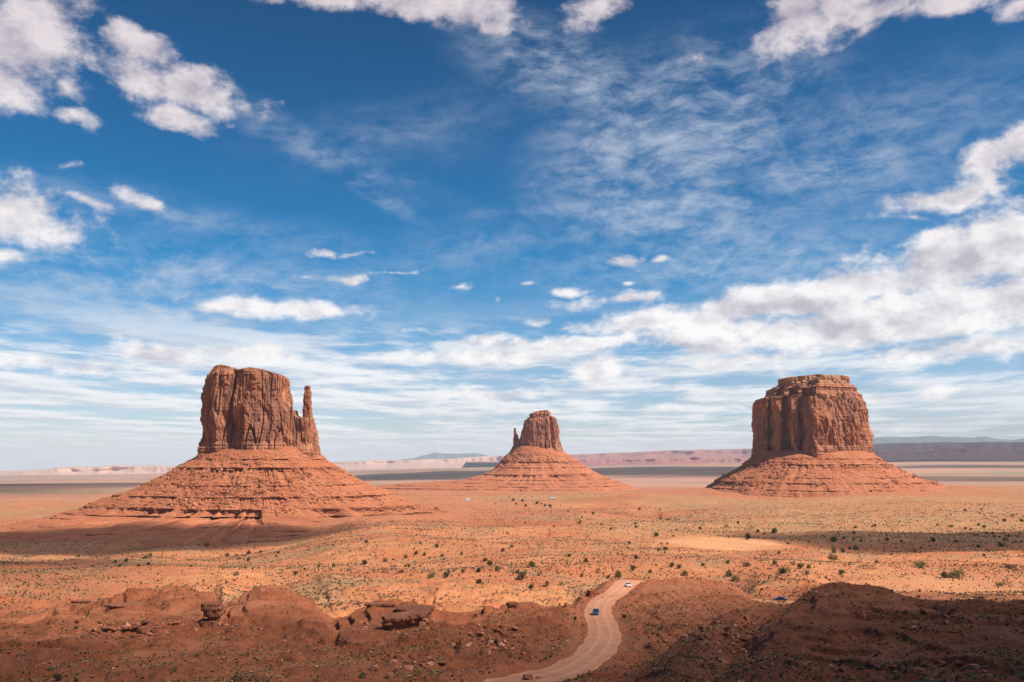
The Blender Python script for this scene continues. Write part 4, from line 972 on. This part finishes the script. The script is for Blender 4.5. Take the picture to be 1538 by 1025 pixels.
def zone2(px, py):
    row = 'upper' if py < 935 else ('middle' if py < 975 else 'lowest')
    for lim, nm in ((130, 'shaded earth at the left edge'), (260, 'shaded earth left of the boulders'), (420, 'shaded earth near the balanced rock'), (560, 'shaded earth left of the slab'), (720, 'shaded earth below the slab'), (880, 'shaded bank left of the road'), (1100, 'shaded bank right of the road'), (9999, 'dark ridge at right')):
        if px < lim: return row, nm
plant('desert_shrub', parse(SH), 'shrub', 'shrubs on the shaded foreground', 'shrub', zone2)

def scrub():
    rng = np.random.default_rng(11)
    N = 260000
    # uniform over the picture rather than over the ground, thinned by patches
    px = rng.uniform(-60, 1600, N); D = np.exp(rng.uniform(math.log(105), math.log(1500), N))
    a, _ = ray(px, 850.0); x = a * D; y = D
    pat = fbm(x / 70, y / 110, 0, 4) + 0.5 * fbm(x / 14, y / 20, 0, 2)
    keep = rng.random(N) < np.clip(0.55 + 1.4 * pat, 0.10, 1.0) * np.where(D < 350, 0.85 * sst(fbm(x / 22 + 5, y / 22, 0, 3), -0.3, 0.25) + 0.15, 1.0)
    du = hit(1085, 815); q = ((x - du[0]) / 58) ** 2 + ((y - du[1]) / 80) ** 2; keep &= (q > 1) | (rng.random(N) < 0.02)
    s2 = hit(1390, 880); q = ((x - s2[0]) / 48) ** 2 + ((y - s2[1]) / 30) ** 2; keep &= (q > 1) | (rng.random(N) < 0.15)
    d, _ = road_dist(x, y); keep &= d > 6.5
    keep &= ~((np.abs(px - 1010) < 45) & (np.abs(y - 318) < 20) & (rng.random(N) < 0.93))
    ca = at(393, 690, 1400)[0]; keep &= ~((np.abs(x - ca) < 330) & (y > 1180))
    x, y = x[keep], y[keep]; n = len(x)
    z = ground_z(x, y)
    R = np.sqrt(x * x + y * y)
    s = (0.20 + 0.60 * rng.random(n) ** 3.0) * np.where(R < 350, 0.58, 1.0) * (1 + 0.5 * sst(R, 500, 1200))
    pal = np.array([(0.30, 0.235, 0.125), (0.25, 0.235, 0.165), (0.44, 0.32, 0.16), (0.16, 0.155, 0.075), (0.27, 0.25, 0.21), (0.55, 0.40, 0.20)])
    ci = rng.choice(6, n, p=[.26, .22, .18, .12, .13, .09]); col = pal[ci] * rng.uniform(.7, 1.25, (n, 1)) * np.where(R < 350, 0.80, 0.52)[:, None]; col[R < 350] *= (1.15, 0.95, 0.72)
    K = 7
    p0 = np.stack([x, y, z], 1)
    V = np.zeros((n, K, 4, 3)); ang = rng.uniform(0, 6.28, (n, K)); el = rng.uniform(0.25, 1.35, (n, K))
    dirv = np.stack([np.cos(ang) * np.cos(el), np.sin(ang) * np.cos(el), np.sin(el)], -1); side = np.stack([-np.sin(ang), np.cos(ang), ang * 0], -1)
    L = s[:, None, None] * rng.uniform(0.7, 1.25, (n, K, 1)); w_ = L * 0.42
    o = p0[:, None, :] + np.array([0, 0, -0.03])
    V[:, :, 0] = o - side * w_ * 0.35; V[:, :, 1] = o + side * w_ * 0.35; V[:, :, 2] = o + dirv * L + side * w_; V[:, :, 3] = o + dirv * L - side * w_
    F = np.arange(n * K * 4).reshape(-1, 4)
    me = raw_mesh('scrub', V.reshape(-1, 3), quads=F, mats=[LEAF], smooth=False); vcol(me, 'tint', np.repeat(col, K * 4, 0))
    ob = link('scrub', me); tag(ob, 'low grey green and straw coloured desert scrub dotting the red sand', 'scrub', None, 'stuff')
scrub()

# ------------------------------------------------------------------ loose stones, slabs, boulders
def foreground_rubble():
    rng = np.random.default_rng(21); P = []; Sz = []
    areas = [(180, 945, 75, 14, 200, .6), (215, 955, 40, 12, 60, .6), (740, 960, 60, 26, 260, .6), (835, 970, 40, 20, 80, .4), (1100, 960, 60, 32, 260, .6), (630, 940, 60, 12, 120, .5), (330, 940, 18, 8, 60, .5), (1085, 945, 40, 10, 60, .6), (560, 945, 60, 20, 80, .4), (620, 1000, 40, 18, 60, .5),
             (1200, 895, 30, 8, 60, .5), (870, 890, 30, 10, 50, .45), (1400, 930, 90, 14, 90, .45), (1350, 1005, 90, 12, 120, .55), (300, 935, 40, 20, 60, .4), (1180, 1000, 60, 15, 60, .4), (380, 950, 200, 50, 150, .3), (1250, 960, 250, 50, 200, .3), (650, 900, 120, 12, 90, .5)]
    for cx, cy, rx, ry, n, sz in areas:
        for _ in range(n):
            a, b = rng.normal(0, 0.5, 2); P.append((float(cx + a * rx), float(min(1050, cy + b * ry)))); Sz.append(sz * (0.35 + 1.3 * rng.random() ** 3))
    hit_many(P, 100., 480., 260); P = [_HC[p] for p in P]
    n = len(P); base = np.array([(0.36, 0.135, 0.070), (0.27, 0.10, 0.05), (0.45, 0.20, 0.12), (0.22, 0.08, 0.045)])[rng.choice(4, n)]
    V, F, C = stones(np.array(P), Sz, base, rng, 0.6)
    me = raw_mesh('rubble', V, quads=F, mats=[RUB], smooth=False); vcol(me, 'tint', C)
    tag(link('rubble', me), 'loose angular red rock fragments strewn over the shaded foreground slopes', 'rubble', None, 'stuff')
foreground_rubble()

ROCKF = mat_rock('ledge_rock', (0.27, 0.092, 0.046), (0.36, 0.135, 0.07), (0.13, 0.050, 0.032), 6.0, 0.35)
def slab_mesh(rng, w, d, layers, n=90):
    """stacked sandstone beds with broken undercut edges; layers = [(z0, z1, scale, xoff)]"""
    V = []; F = []
    for (z0, z1, sc, xo) in layers:
        base = len(V); rows = 8; sd_ = rng.uniform(0, 50)
        for k in range(rows):
            t = k / (rows - 1); z = z0 + (z1 - z0) * t
            for j in range(n):
                a = 2 * math.pi * j / n; c, s_ = math.cos(a), math.sin(a)
                q = (abs(c) ** 3 + abs(s_) ** 3) ** (-1 / 3)
                nz = 1 + 0.16 * float(pn(c * 2 + sd_, s_ * 2)) + 0.10 * float(pn(c * 6 + sd_, s_ * 6, t * 0.6)) + 0.04 * float(pn(c * 17 + sd_, s_ * 17, t * 2))
                e = 1 - 0.05 * (1 - math.sin(math.pi * min(1, t * 0.9 + .05)))
                V.append((xo + c * q * w * sc * nz * e, s_ * q * d * sc * nz * e, z + 0.06 * (z1 - z0) * float(pn(c * 4, s_ * 4, sd_))))
        for k in range(rows - 1):
            for j in range(n): F.append((base + k * n + j, base + k * n + (j + 1) % n, base + (k + 1) * n + (j + 1) % n, base + (k + 1) * n + j))
        F.append(tuple(base + (rows - 1) * n + j for j in range(n))); F.append(tuple(base + n - 1 - j for j in range(n)))
    return raw_mesh('rock', V, F=F, mats=[ROCKF], smooth=False)
def place(name, px, py, lab, cat, me, rz=0, dz=0, tilt=(0, 0), group=None):
    x, y, z = hit(px, py); o = link(name, me); o.location = (x, y, z + dz); o.rotation_euler = (tilt[0], tilt[1], rz); tag(o, lab, cat, group); return o
rg = np.random.default_rng(3)
place('balanced_rock', 321, 938, 'dark balanced rock jutting over a ledge at left of the foreground', 'rock', slab_mesh(rg, 2.6, 2.6, [(-2.5, 1.0, 1.0, -1.2), (1.0, 2.1, .62, 0), (2.1, 3.6, .95, -.1), (3.6, 4.6, 1.05, -.5), (4.6, 5.4, .9, -1.0)]), 0.2)
place('rock_slab', 608, 944, 'long dark overhanging sandstone slab, lower of the two in the centre', 'rock', slab_mesh(rg, 5.6, 4.0, [(-3, 1.5, .80, -.6), (1.5, 2.4, .92, -.3), (2.4, 3.5, 1.05, .4)]), 0.15, 0, (0, -0.10))
place('rock_slab', 622, 922, 'thin flat sandstone slab capping the low hill, upper of the two in the centre', 'rock', slab_mesh(rg, 5.4, 4.5, [(-4, 1.0, .9, 0), (1.0, 1.7, 1.0, .2), (1.7, 2.3, 1.06, .4)]), -0.1, -0.4)
place('rock_slab', 572, 912, 'dark cracked ledge rock on sunlit pink sandstone behind the slabs', 'rock', slab_mesh(rg, 4.6, 2.2, [(-2, .5, .9, 0), (.5, 1.2, 1.05, 0)]), 0.05, -0.2)
place('rock_slab', 185, 912, 'flat ledge of sandstone at the left end of the lit hill', 'rock', slab_mesh(rg, 5.0, 3.0, [(-2, .4, .85, 0), (.4, .9, 1.05, 0.4)]), 0.15, -0.4)
place('rock_slab', 120, 905, 'low layered rock ledge near the left edge of the foreground', 'rock', slab_mesh(rg, 4.0, 2.5, [(-2, .3, .9, 0), (.3, .8, 1.05, 0.3)]), -0.15, -0.4)
place('rock_outcrop', 770, 914, 'small dark rock perched on the crest left of the road', 'rock', slab_mesh(rg, 1.8, 1.6, [(-2, .9, .85, 0), (.9, 1.7, 1.05, -.2)]), 0.3)
place('rock_outcrop', 888, 896, 'dark broken outcrop on the bank left of the road bend', 'rock', slab_mesh(rg, 1.8, 1.5, [(-2, .8, 1, 0), (.8, 1.9, .8, .1)]), 0.6)
place('rock_outcrop', 1400, 902, 'dark broken rim of rock on the right foreground ridge', 'rock', slab_mesh(rg, 5.0, 2.0, [(-2, .4, .9, 0), (.4, .9, 1.05, 0)]), -0.3, -0.7)
# boulders big enough to point at
BOUL = [(188, 948, 12, 'pinkish'), (205, 942, 10, 'pinkish'), (218, 950, 14, 'pinkish'), (160, 955, 10, 'red'), (150, 960, 8, 'red'), (142, 955, 8, 'red'), (222, 937, 8, 'red'), (264, 938, 9, 'red'),
        (560, 1008, 16, 'pinkish'), (585, 1018, 14, 'red'), (610, 998, 9, 'red'), (665, 998, 10, 'red'), (1055, 950, 9, 'dark red'), (1075, 955, 10, 'dark red'), (1090, 958, 8, 'dark red'), (1062, 968, 9, 'dark red'), (1042, 988, 9, 'dark red'),
        (1005, 955, 7, 'dark red'), (1440, 1000, 13, 'dark red'), (1455, 990, 10, 'dark red'), (1480, 1012, 12, 'dark red'), (1120, 965, 9, 'dark red'), (795, 1022, 14, 'red'), (810, 1020, 9, 'red')]
boul_me = []
for k in range(4):
    V, F, C = stones(np.zeros((1, 3)), [0.5], np.array([[(0.36, 0.15, 0.09)], [(0.30, 0.11, 0.055)], [(0.25, 0.09, 0.05)], [(0.33, 0.12, 0.06)]][k]), np.random.default_rng(60 + k), 0.8)
    me = raw_mesh('boulder', V, quads=F, mats=[RUB], smooth=False); vcol(me, 'tint', C); boul_me.append(me)
def bzone(px):
    for lim, nm in ((300, 'rockfall left of the balanced rock'), (700, 'bottom slope below the slabs'), (1000, 'edge of the bottom road'), (1200, 'slope right of the road'), (9999, 'dark right ridge')):
        if px < lim: return nm
bz = {}
for i, b in enumerate(BOUL): bz.setdefault(bzone(b[0]), []).append(i)
for nm, ids in bz.items():
    ids.sort(key=lambda i: BOUL[i][0])
    for n, i in enumerate(ids):
        px, py, s_, c_ = BOUL[i]; x, y, z = hit(px, py); o = link('boulder', boul_me[i % 4]); k = s_ / FPX * y
        o.location = (x, y, z + 0.15 * k); o.scale = (k * 1.2, k, k * .8); o.rotation_euler = (0.1, 0.1, i * 1.3)
        tag(o, '%s %s angular boulder in the %s' % (WORDS[n], c_, nm) if len(ids) > 1 else '%s angular boulder in the %s' % (c_, nm), 'boulder', 'boulders on the foreground slopes')
# stones lining the road
def road_stones():
    rng = np.random.default_rng(8); tg = np.gradient(RC[:, :2], axis=0); tg /= np.linalg.norm(tg, axis=1)[:, None]; nrm = np.stack([tg[:, 1], -tg[:, 0]], 1)
    n = 0
    for side, rngs in ((-1, (116, 236)), (1, (184, 290))):
        nm = 'left' if side < 0 else 'right'
        for i in range(rngs[0], rngs[1], 4):
            if i >= len(RC): break
            p = RC[i, :2] + nrm[i] * side * (RC[i, 2] * 0.5 + 1.5 + rng.normal(0, 0.3)); o = link('kerb_stone', boul_me[n % 4]); n += 1
            k = rng.uniform(0.5, 1.0); o.location = (p[0], p[1], float(ground_z(p[0], p[1])) + 0.1); o.scale = (k, k, k * .8); o.rotation_euler = (0, 0, rng.uniform(0, 6))
            tag(o, 'small rough stone in the row lining the %s side of the dirt road' % nm, 'stone', 'stones lining the %s side of the dirt road' % nm)
road_stones()

# ------------------------------------------------------------------ cars
GLASS = mat_plain('dark_car_glass', (0.02, 0.025, 0.03), 0.12, 0.0, 0.6, nz=0.05)
TYRE = mat_plain('tyre_rubber', (0.02, 0.02, 0.02), 0.85); RIM = mat_plain('wheel_rim', (0.5, 0.5, 0.52), 0.35, 0.8)
LAMP = mat_plain('headlamp_lens', (0.75, 0.77, 0.80), 0.15, 0.0, 0.6); TAIL = mat_plain('tail_lamp_lens', (0.45, 0.02, 0.02), 0.25, 0.0, 0.5)
def loft(secs, mat, name, smooth=False):
    """secs: list of (y, half width bottom, half width top, z0, z1)"""
    V = []; F = []
    for (y, wb, wt, z0, z1) in secs:
        b = 0.06
        V += [(-wb, y, z0), (wb, y, z0), (wb * 1.02, y, z0 + (z1 - z0) * .55), (wt, y, z1 - b), (wt - b, y, z1), (-wt + b, y, z1), (-wt, y, z1 - b), (-wb * 1.02, y, z0 + (z1 - z0) * .55)]
    n = 8
    for i in range(len(secs) - 1):
        for j in range(n): F.append((i * n + j, i * n + (j + 1) % n, (i + 1) * n + (j + 1) % n, (i + 1) * n + j))
    F.append(tuple(range(n))[::-1]); F.append(tuple((len(secs) - 1) * n + j for j in range(n)))
    me = raw_mesh(name, V, F=F, mats=[mat], smooth=smooth)
    import bmesh
    bm = bmesh.new(); bm.from_mesh(me); bmesh.ops.recalc_face_normals(bm, faces=bm.faces); bmesh.ops.bevel(bm, geom=[e for e in bm.edges if e.calc_face_angle(0) > 0.5], offset=0.03, segments=2, affect='EDGES'); bm.to_mesh(me); bm.free()
    return me
def cyl(r, w, n, mat, name):
    V = []; F = []
    for x in (-w / 2, w / 2):
        for rr in (r * .86 if x < 0 else r * .86,): pass
    prof = [(-w / 2, r * .6), (-w / 2, r * .93), (-w * .35, r), (w * .35, r), (w / 2, r * .93), (w / 2, r * .6)]
    for x, rr in prof:
        for k in range(n): V.append((x, rr * math.cos(2 * math.pi * k / n), rr * math.sin(2 * math.pi * k / n)))
    for i in range(len(prof) - 1):
        for k in range(n): F.append((i * n + k, (i + 1) * n + k, (i + 1) * n + (k + 1) % n, i * n + (k + 1) % n))
    F.append(tuple(range(n))); F.append(tuple((len(prof) - 1) * n + k for k in range(n))[::-1])
    return raw_mesh(name, V, F=F, mats=[mat])
def car(px, py, head, kind, paint, label):
    """front looks along +Y of the car"""
    x, y, z = hit_from(px, py, 300. if kind == 'parked' else 150.)
    r = root('parked_car' if kind == 'parked' else 'car', (x, y, z + 0.04), label, 'car')
    r.rotation_euler = (0, 0, head)
    PM = mat_plain('car_paint', paint, 0.28, 0.25, 0.5, nz=0.03, coat=0.6)
    suv = kind == 'suv'; T = 1.72 if suv else 1.45; L = 2.3
    if suv: hood = [(-L, .80, .74, .42, .95), (-L + .1, .90, .84, .32, 1.06), (-1.3, .93, .87, .30, 1.08), (1.0, .93, .87, .30, 1.06), (1.9, .90, .82, .32, .98), (L - .08, .86, .76, .34, .88), (L, .76, .70, .42, .76)]
    else: hood = [(-L, .80, .72, .42, .82), (-L + .1, .88, .80, .30, .98), (-1.5, .91, .84, .28, 1.0), (.9, .91, .84, .28, .96), (1.9, .88, .80, .30, .84), (L - .05, .84, .72, .34, .72), (L, .76, .68, .42, .64)]
    link('body', loft(hood, PM, 'body'), r)
    zb = 1.0 if suv else .93
    gl = [(-2.05, .76, .66, zb, zb + .03), (-1.75, .80, .64, zb, T - .10), (-.2, .81, .66, zb, T - .04), (.25, .80, .64, zb, T - .08), (1.05, .76, .66, zb - .02, zb + .03)] if suv else [(-1.75, .74, .64, zb, zb + .03), (-1.05, .78, .60, zb, T - .08), (-.1, .79, .62, zb, T - .04), (.2, .78, .60, zb, T - .06), (1.05, .74, .62, zb - .02, zb + .03)]
    link('windows', loft(gl, GLASS, 'windows'), r)
    rf = [(-1.78, .62, .60, T - .11, T - .05), (-.9, .68, .64, T - .06, T), (.2, .66, .62, T - .09, T - .02), (.34, .60, .56, T - .14, T - .09)] if suv else [(-1.1, .60, .56, T - .10, T - .05), (-.4, .64, .60, T - .06, T), (.15, .62, .58, T - .08, T - .02), (.28, .56, .54, T - .14, T - .09)]
    link('roof', loft(rf, PM, 'roof'), r)
    wm, rm = cyl(.34, .22, 20, TYRE, 'wheel'), cyl(.20, .236, 16, RIM, 'rim')
    for sx in (-1, 1):
        for sy in (-1.4, 1.42):
            w_ = link('wheel', wm, r); w_.location = (sx * .82, sy, .34); link('rim', rm, w_)
        h = link('headlight', loft([(2.1, .15, .13, .62, .76), (2.31, .13, .10, .58, .72)], LAMP, 'headlight'), r); h.location = (sx * .62, 0, .05)
        h = link('tail_light', loft([(-2.33, .12, .10, .70, .92), (-2.2, .12, .10, .70, .92)], TAIL, 'tail_light'), r); h.location = (sx * .68, 0, 0)
        mi = link('mirror', loft([(.78, .10, .09, 1.0, 1.14), (.9, .10, .09, 1.0, 1.14)], PM, 'mirror'), r); mi.location = (sx * .98, 0, -.02)
    return r
car(944, 881.5, math.radians(176), 'sedan', (0.80, 0.81, 0.84), 'white car driving towards the camera at the far end of the dirt road')
car(895, 924, math.radians(170), 'suv', (0.05, 0.10, 0.19), 'dark blue car with roof catching light, mid bend of the dirt road')
car(1172, 903, math.radians(62), 'parked', (0.03, 0.055, 0.11), 'dark navy parked car behind the right ridge on a pullout painted pale as if sunlit')

# ------------------------------------------------------------------ small buildings far down the valley
def box(x0, x1, y0, y1, z0, z1):
    return [(x0, y0, z0), (x1, y0, z0), (x1, y1, z0), (x0, y1, z0), (x0, y0, z1), (x1, y0, z1), (x1, y1, z1), (x0, y1, z1)], [(0, 3, 2, 1), (4, 5, 6, 7), (0, 1, 5, 4), (1, 2, 6, 5), (2, 3, 7, 6), (3, 0, 4, 7)]
def house(px, py, w_, d_, h_, wallc, roofc, label, rz):
    x, y, z = hit(px, py); r = root('house', (x, y, z - 0.2), label, 'house'); r.rotation_euler = (0, 0, rz)
    V, F = box(-w_ / 2, w_ / 2, -d_ / 2, d_ / 2, 0, h_); link('wall', raw_mesh('wall', V, F=F, mats=[mat_plain('house_wall', wallc, .8)], smooth=False), r)
    e = .4; V = [(-w_ / 2 - e, -d_ / 2 - e, h_ + .003), (w_ / 2 + e, -d_ / 2 - e, h_ + .003), (w_ / 2 + e, d_ / 2 + e, h_ + .003), (-w_ / 2 - e, d_ / 2 + e, h_ + .003), (-w_ / 2 - e, 0, h_ + 1.3), (w_ / 2 + e, 0, h_ + 1.3)]
    F = [(0, 3, 2, 1), (0, 1, 5, 4), (2, 3, 4, 5), (1, 2, 5), (3, 0, 4)]; link('roof', raw_mesh('roof', V, F=F, mats=[mat_plain('house_roof', roofc, .6)], smooth=False), r)
    V, F = box(-.5, .5, -d_ / 2 - .05, -d_ / 2 + .02, 0.1, 2.1); link('door', raw_mesh('door', V, F=F, mats=[BARK], smooth=False), r)
    for sx in (-1, 1):
        V, F = box(-.6, .6, -d_ / 2 - .05, -d_ / 2 + .02, 1.0, 2.0); wd = link('window', raw_mesh('window', V, F=F, mats=[GLASS], smooth=False), r); wd.location = (sx * w_ * .3, 0, 0)
house(703, 752.5, 7, 5, 3.0, (0.80, 0.80, 0.78), (0.6, 0.6, 0.6), 'tiny white house among bushes between the left and farthest buttes', 0.1)
house(830, 750.5, 10, 6, 2.6, (0.45, 0.42, 0.42), (0.42, 0.46, 0.55), 'tiny grey roofed house on the flat below the farthest butte', 0.05)

# ------------------------------------------------------------------ the air
def haze():
    m = bpy.data.materials.new('haze'); m.use_nodes = True; t = NT(m.node_tree); t.n.clear()
    v = t.node('ShaderNodeVolumePrincipled', None, {'Color': (0.74, 0.87, 1.0, 1), 'Density': 0.000020, 'Anisotropy': 0.0})
    o = t.node('ShaderNodeOutputMaterial'); t.l.new(v.outputs[0], o.inputs['Volume'])
    V, F = box(-75000, 75000, -75000, 75000, -2500, 975)
    ob = link('haze', raw_mesh('haze', V, F=F, mats=[m], smooth=False)); ob['kind'] = 'stuff'; tag(ob, 'thin pale blue desert air fading the far mesas', None)
HAZE = True
if HAZE: haze()
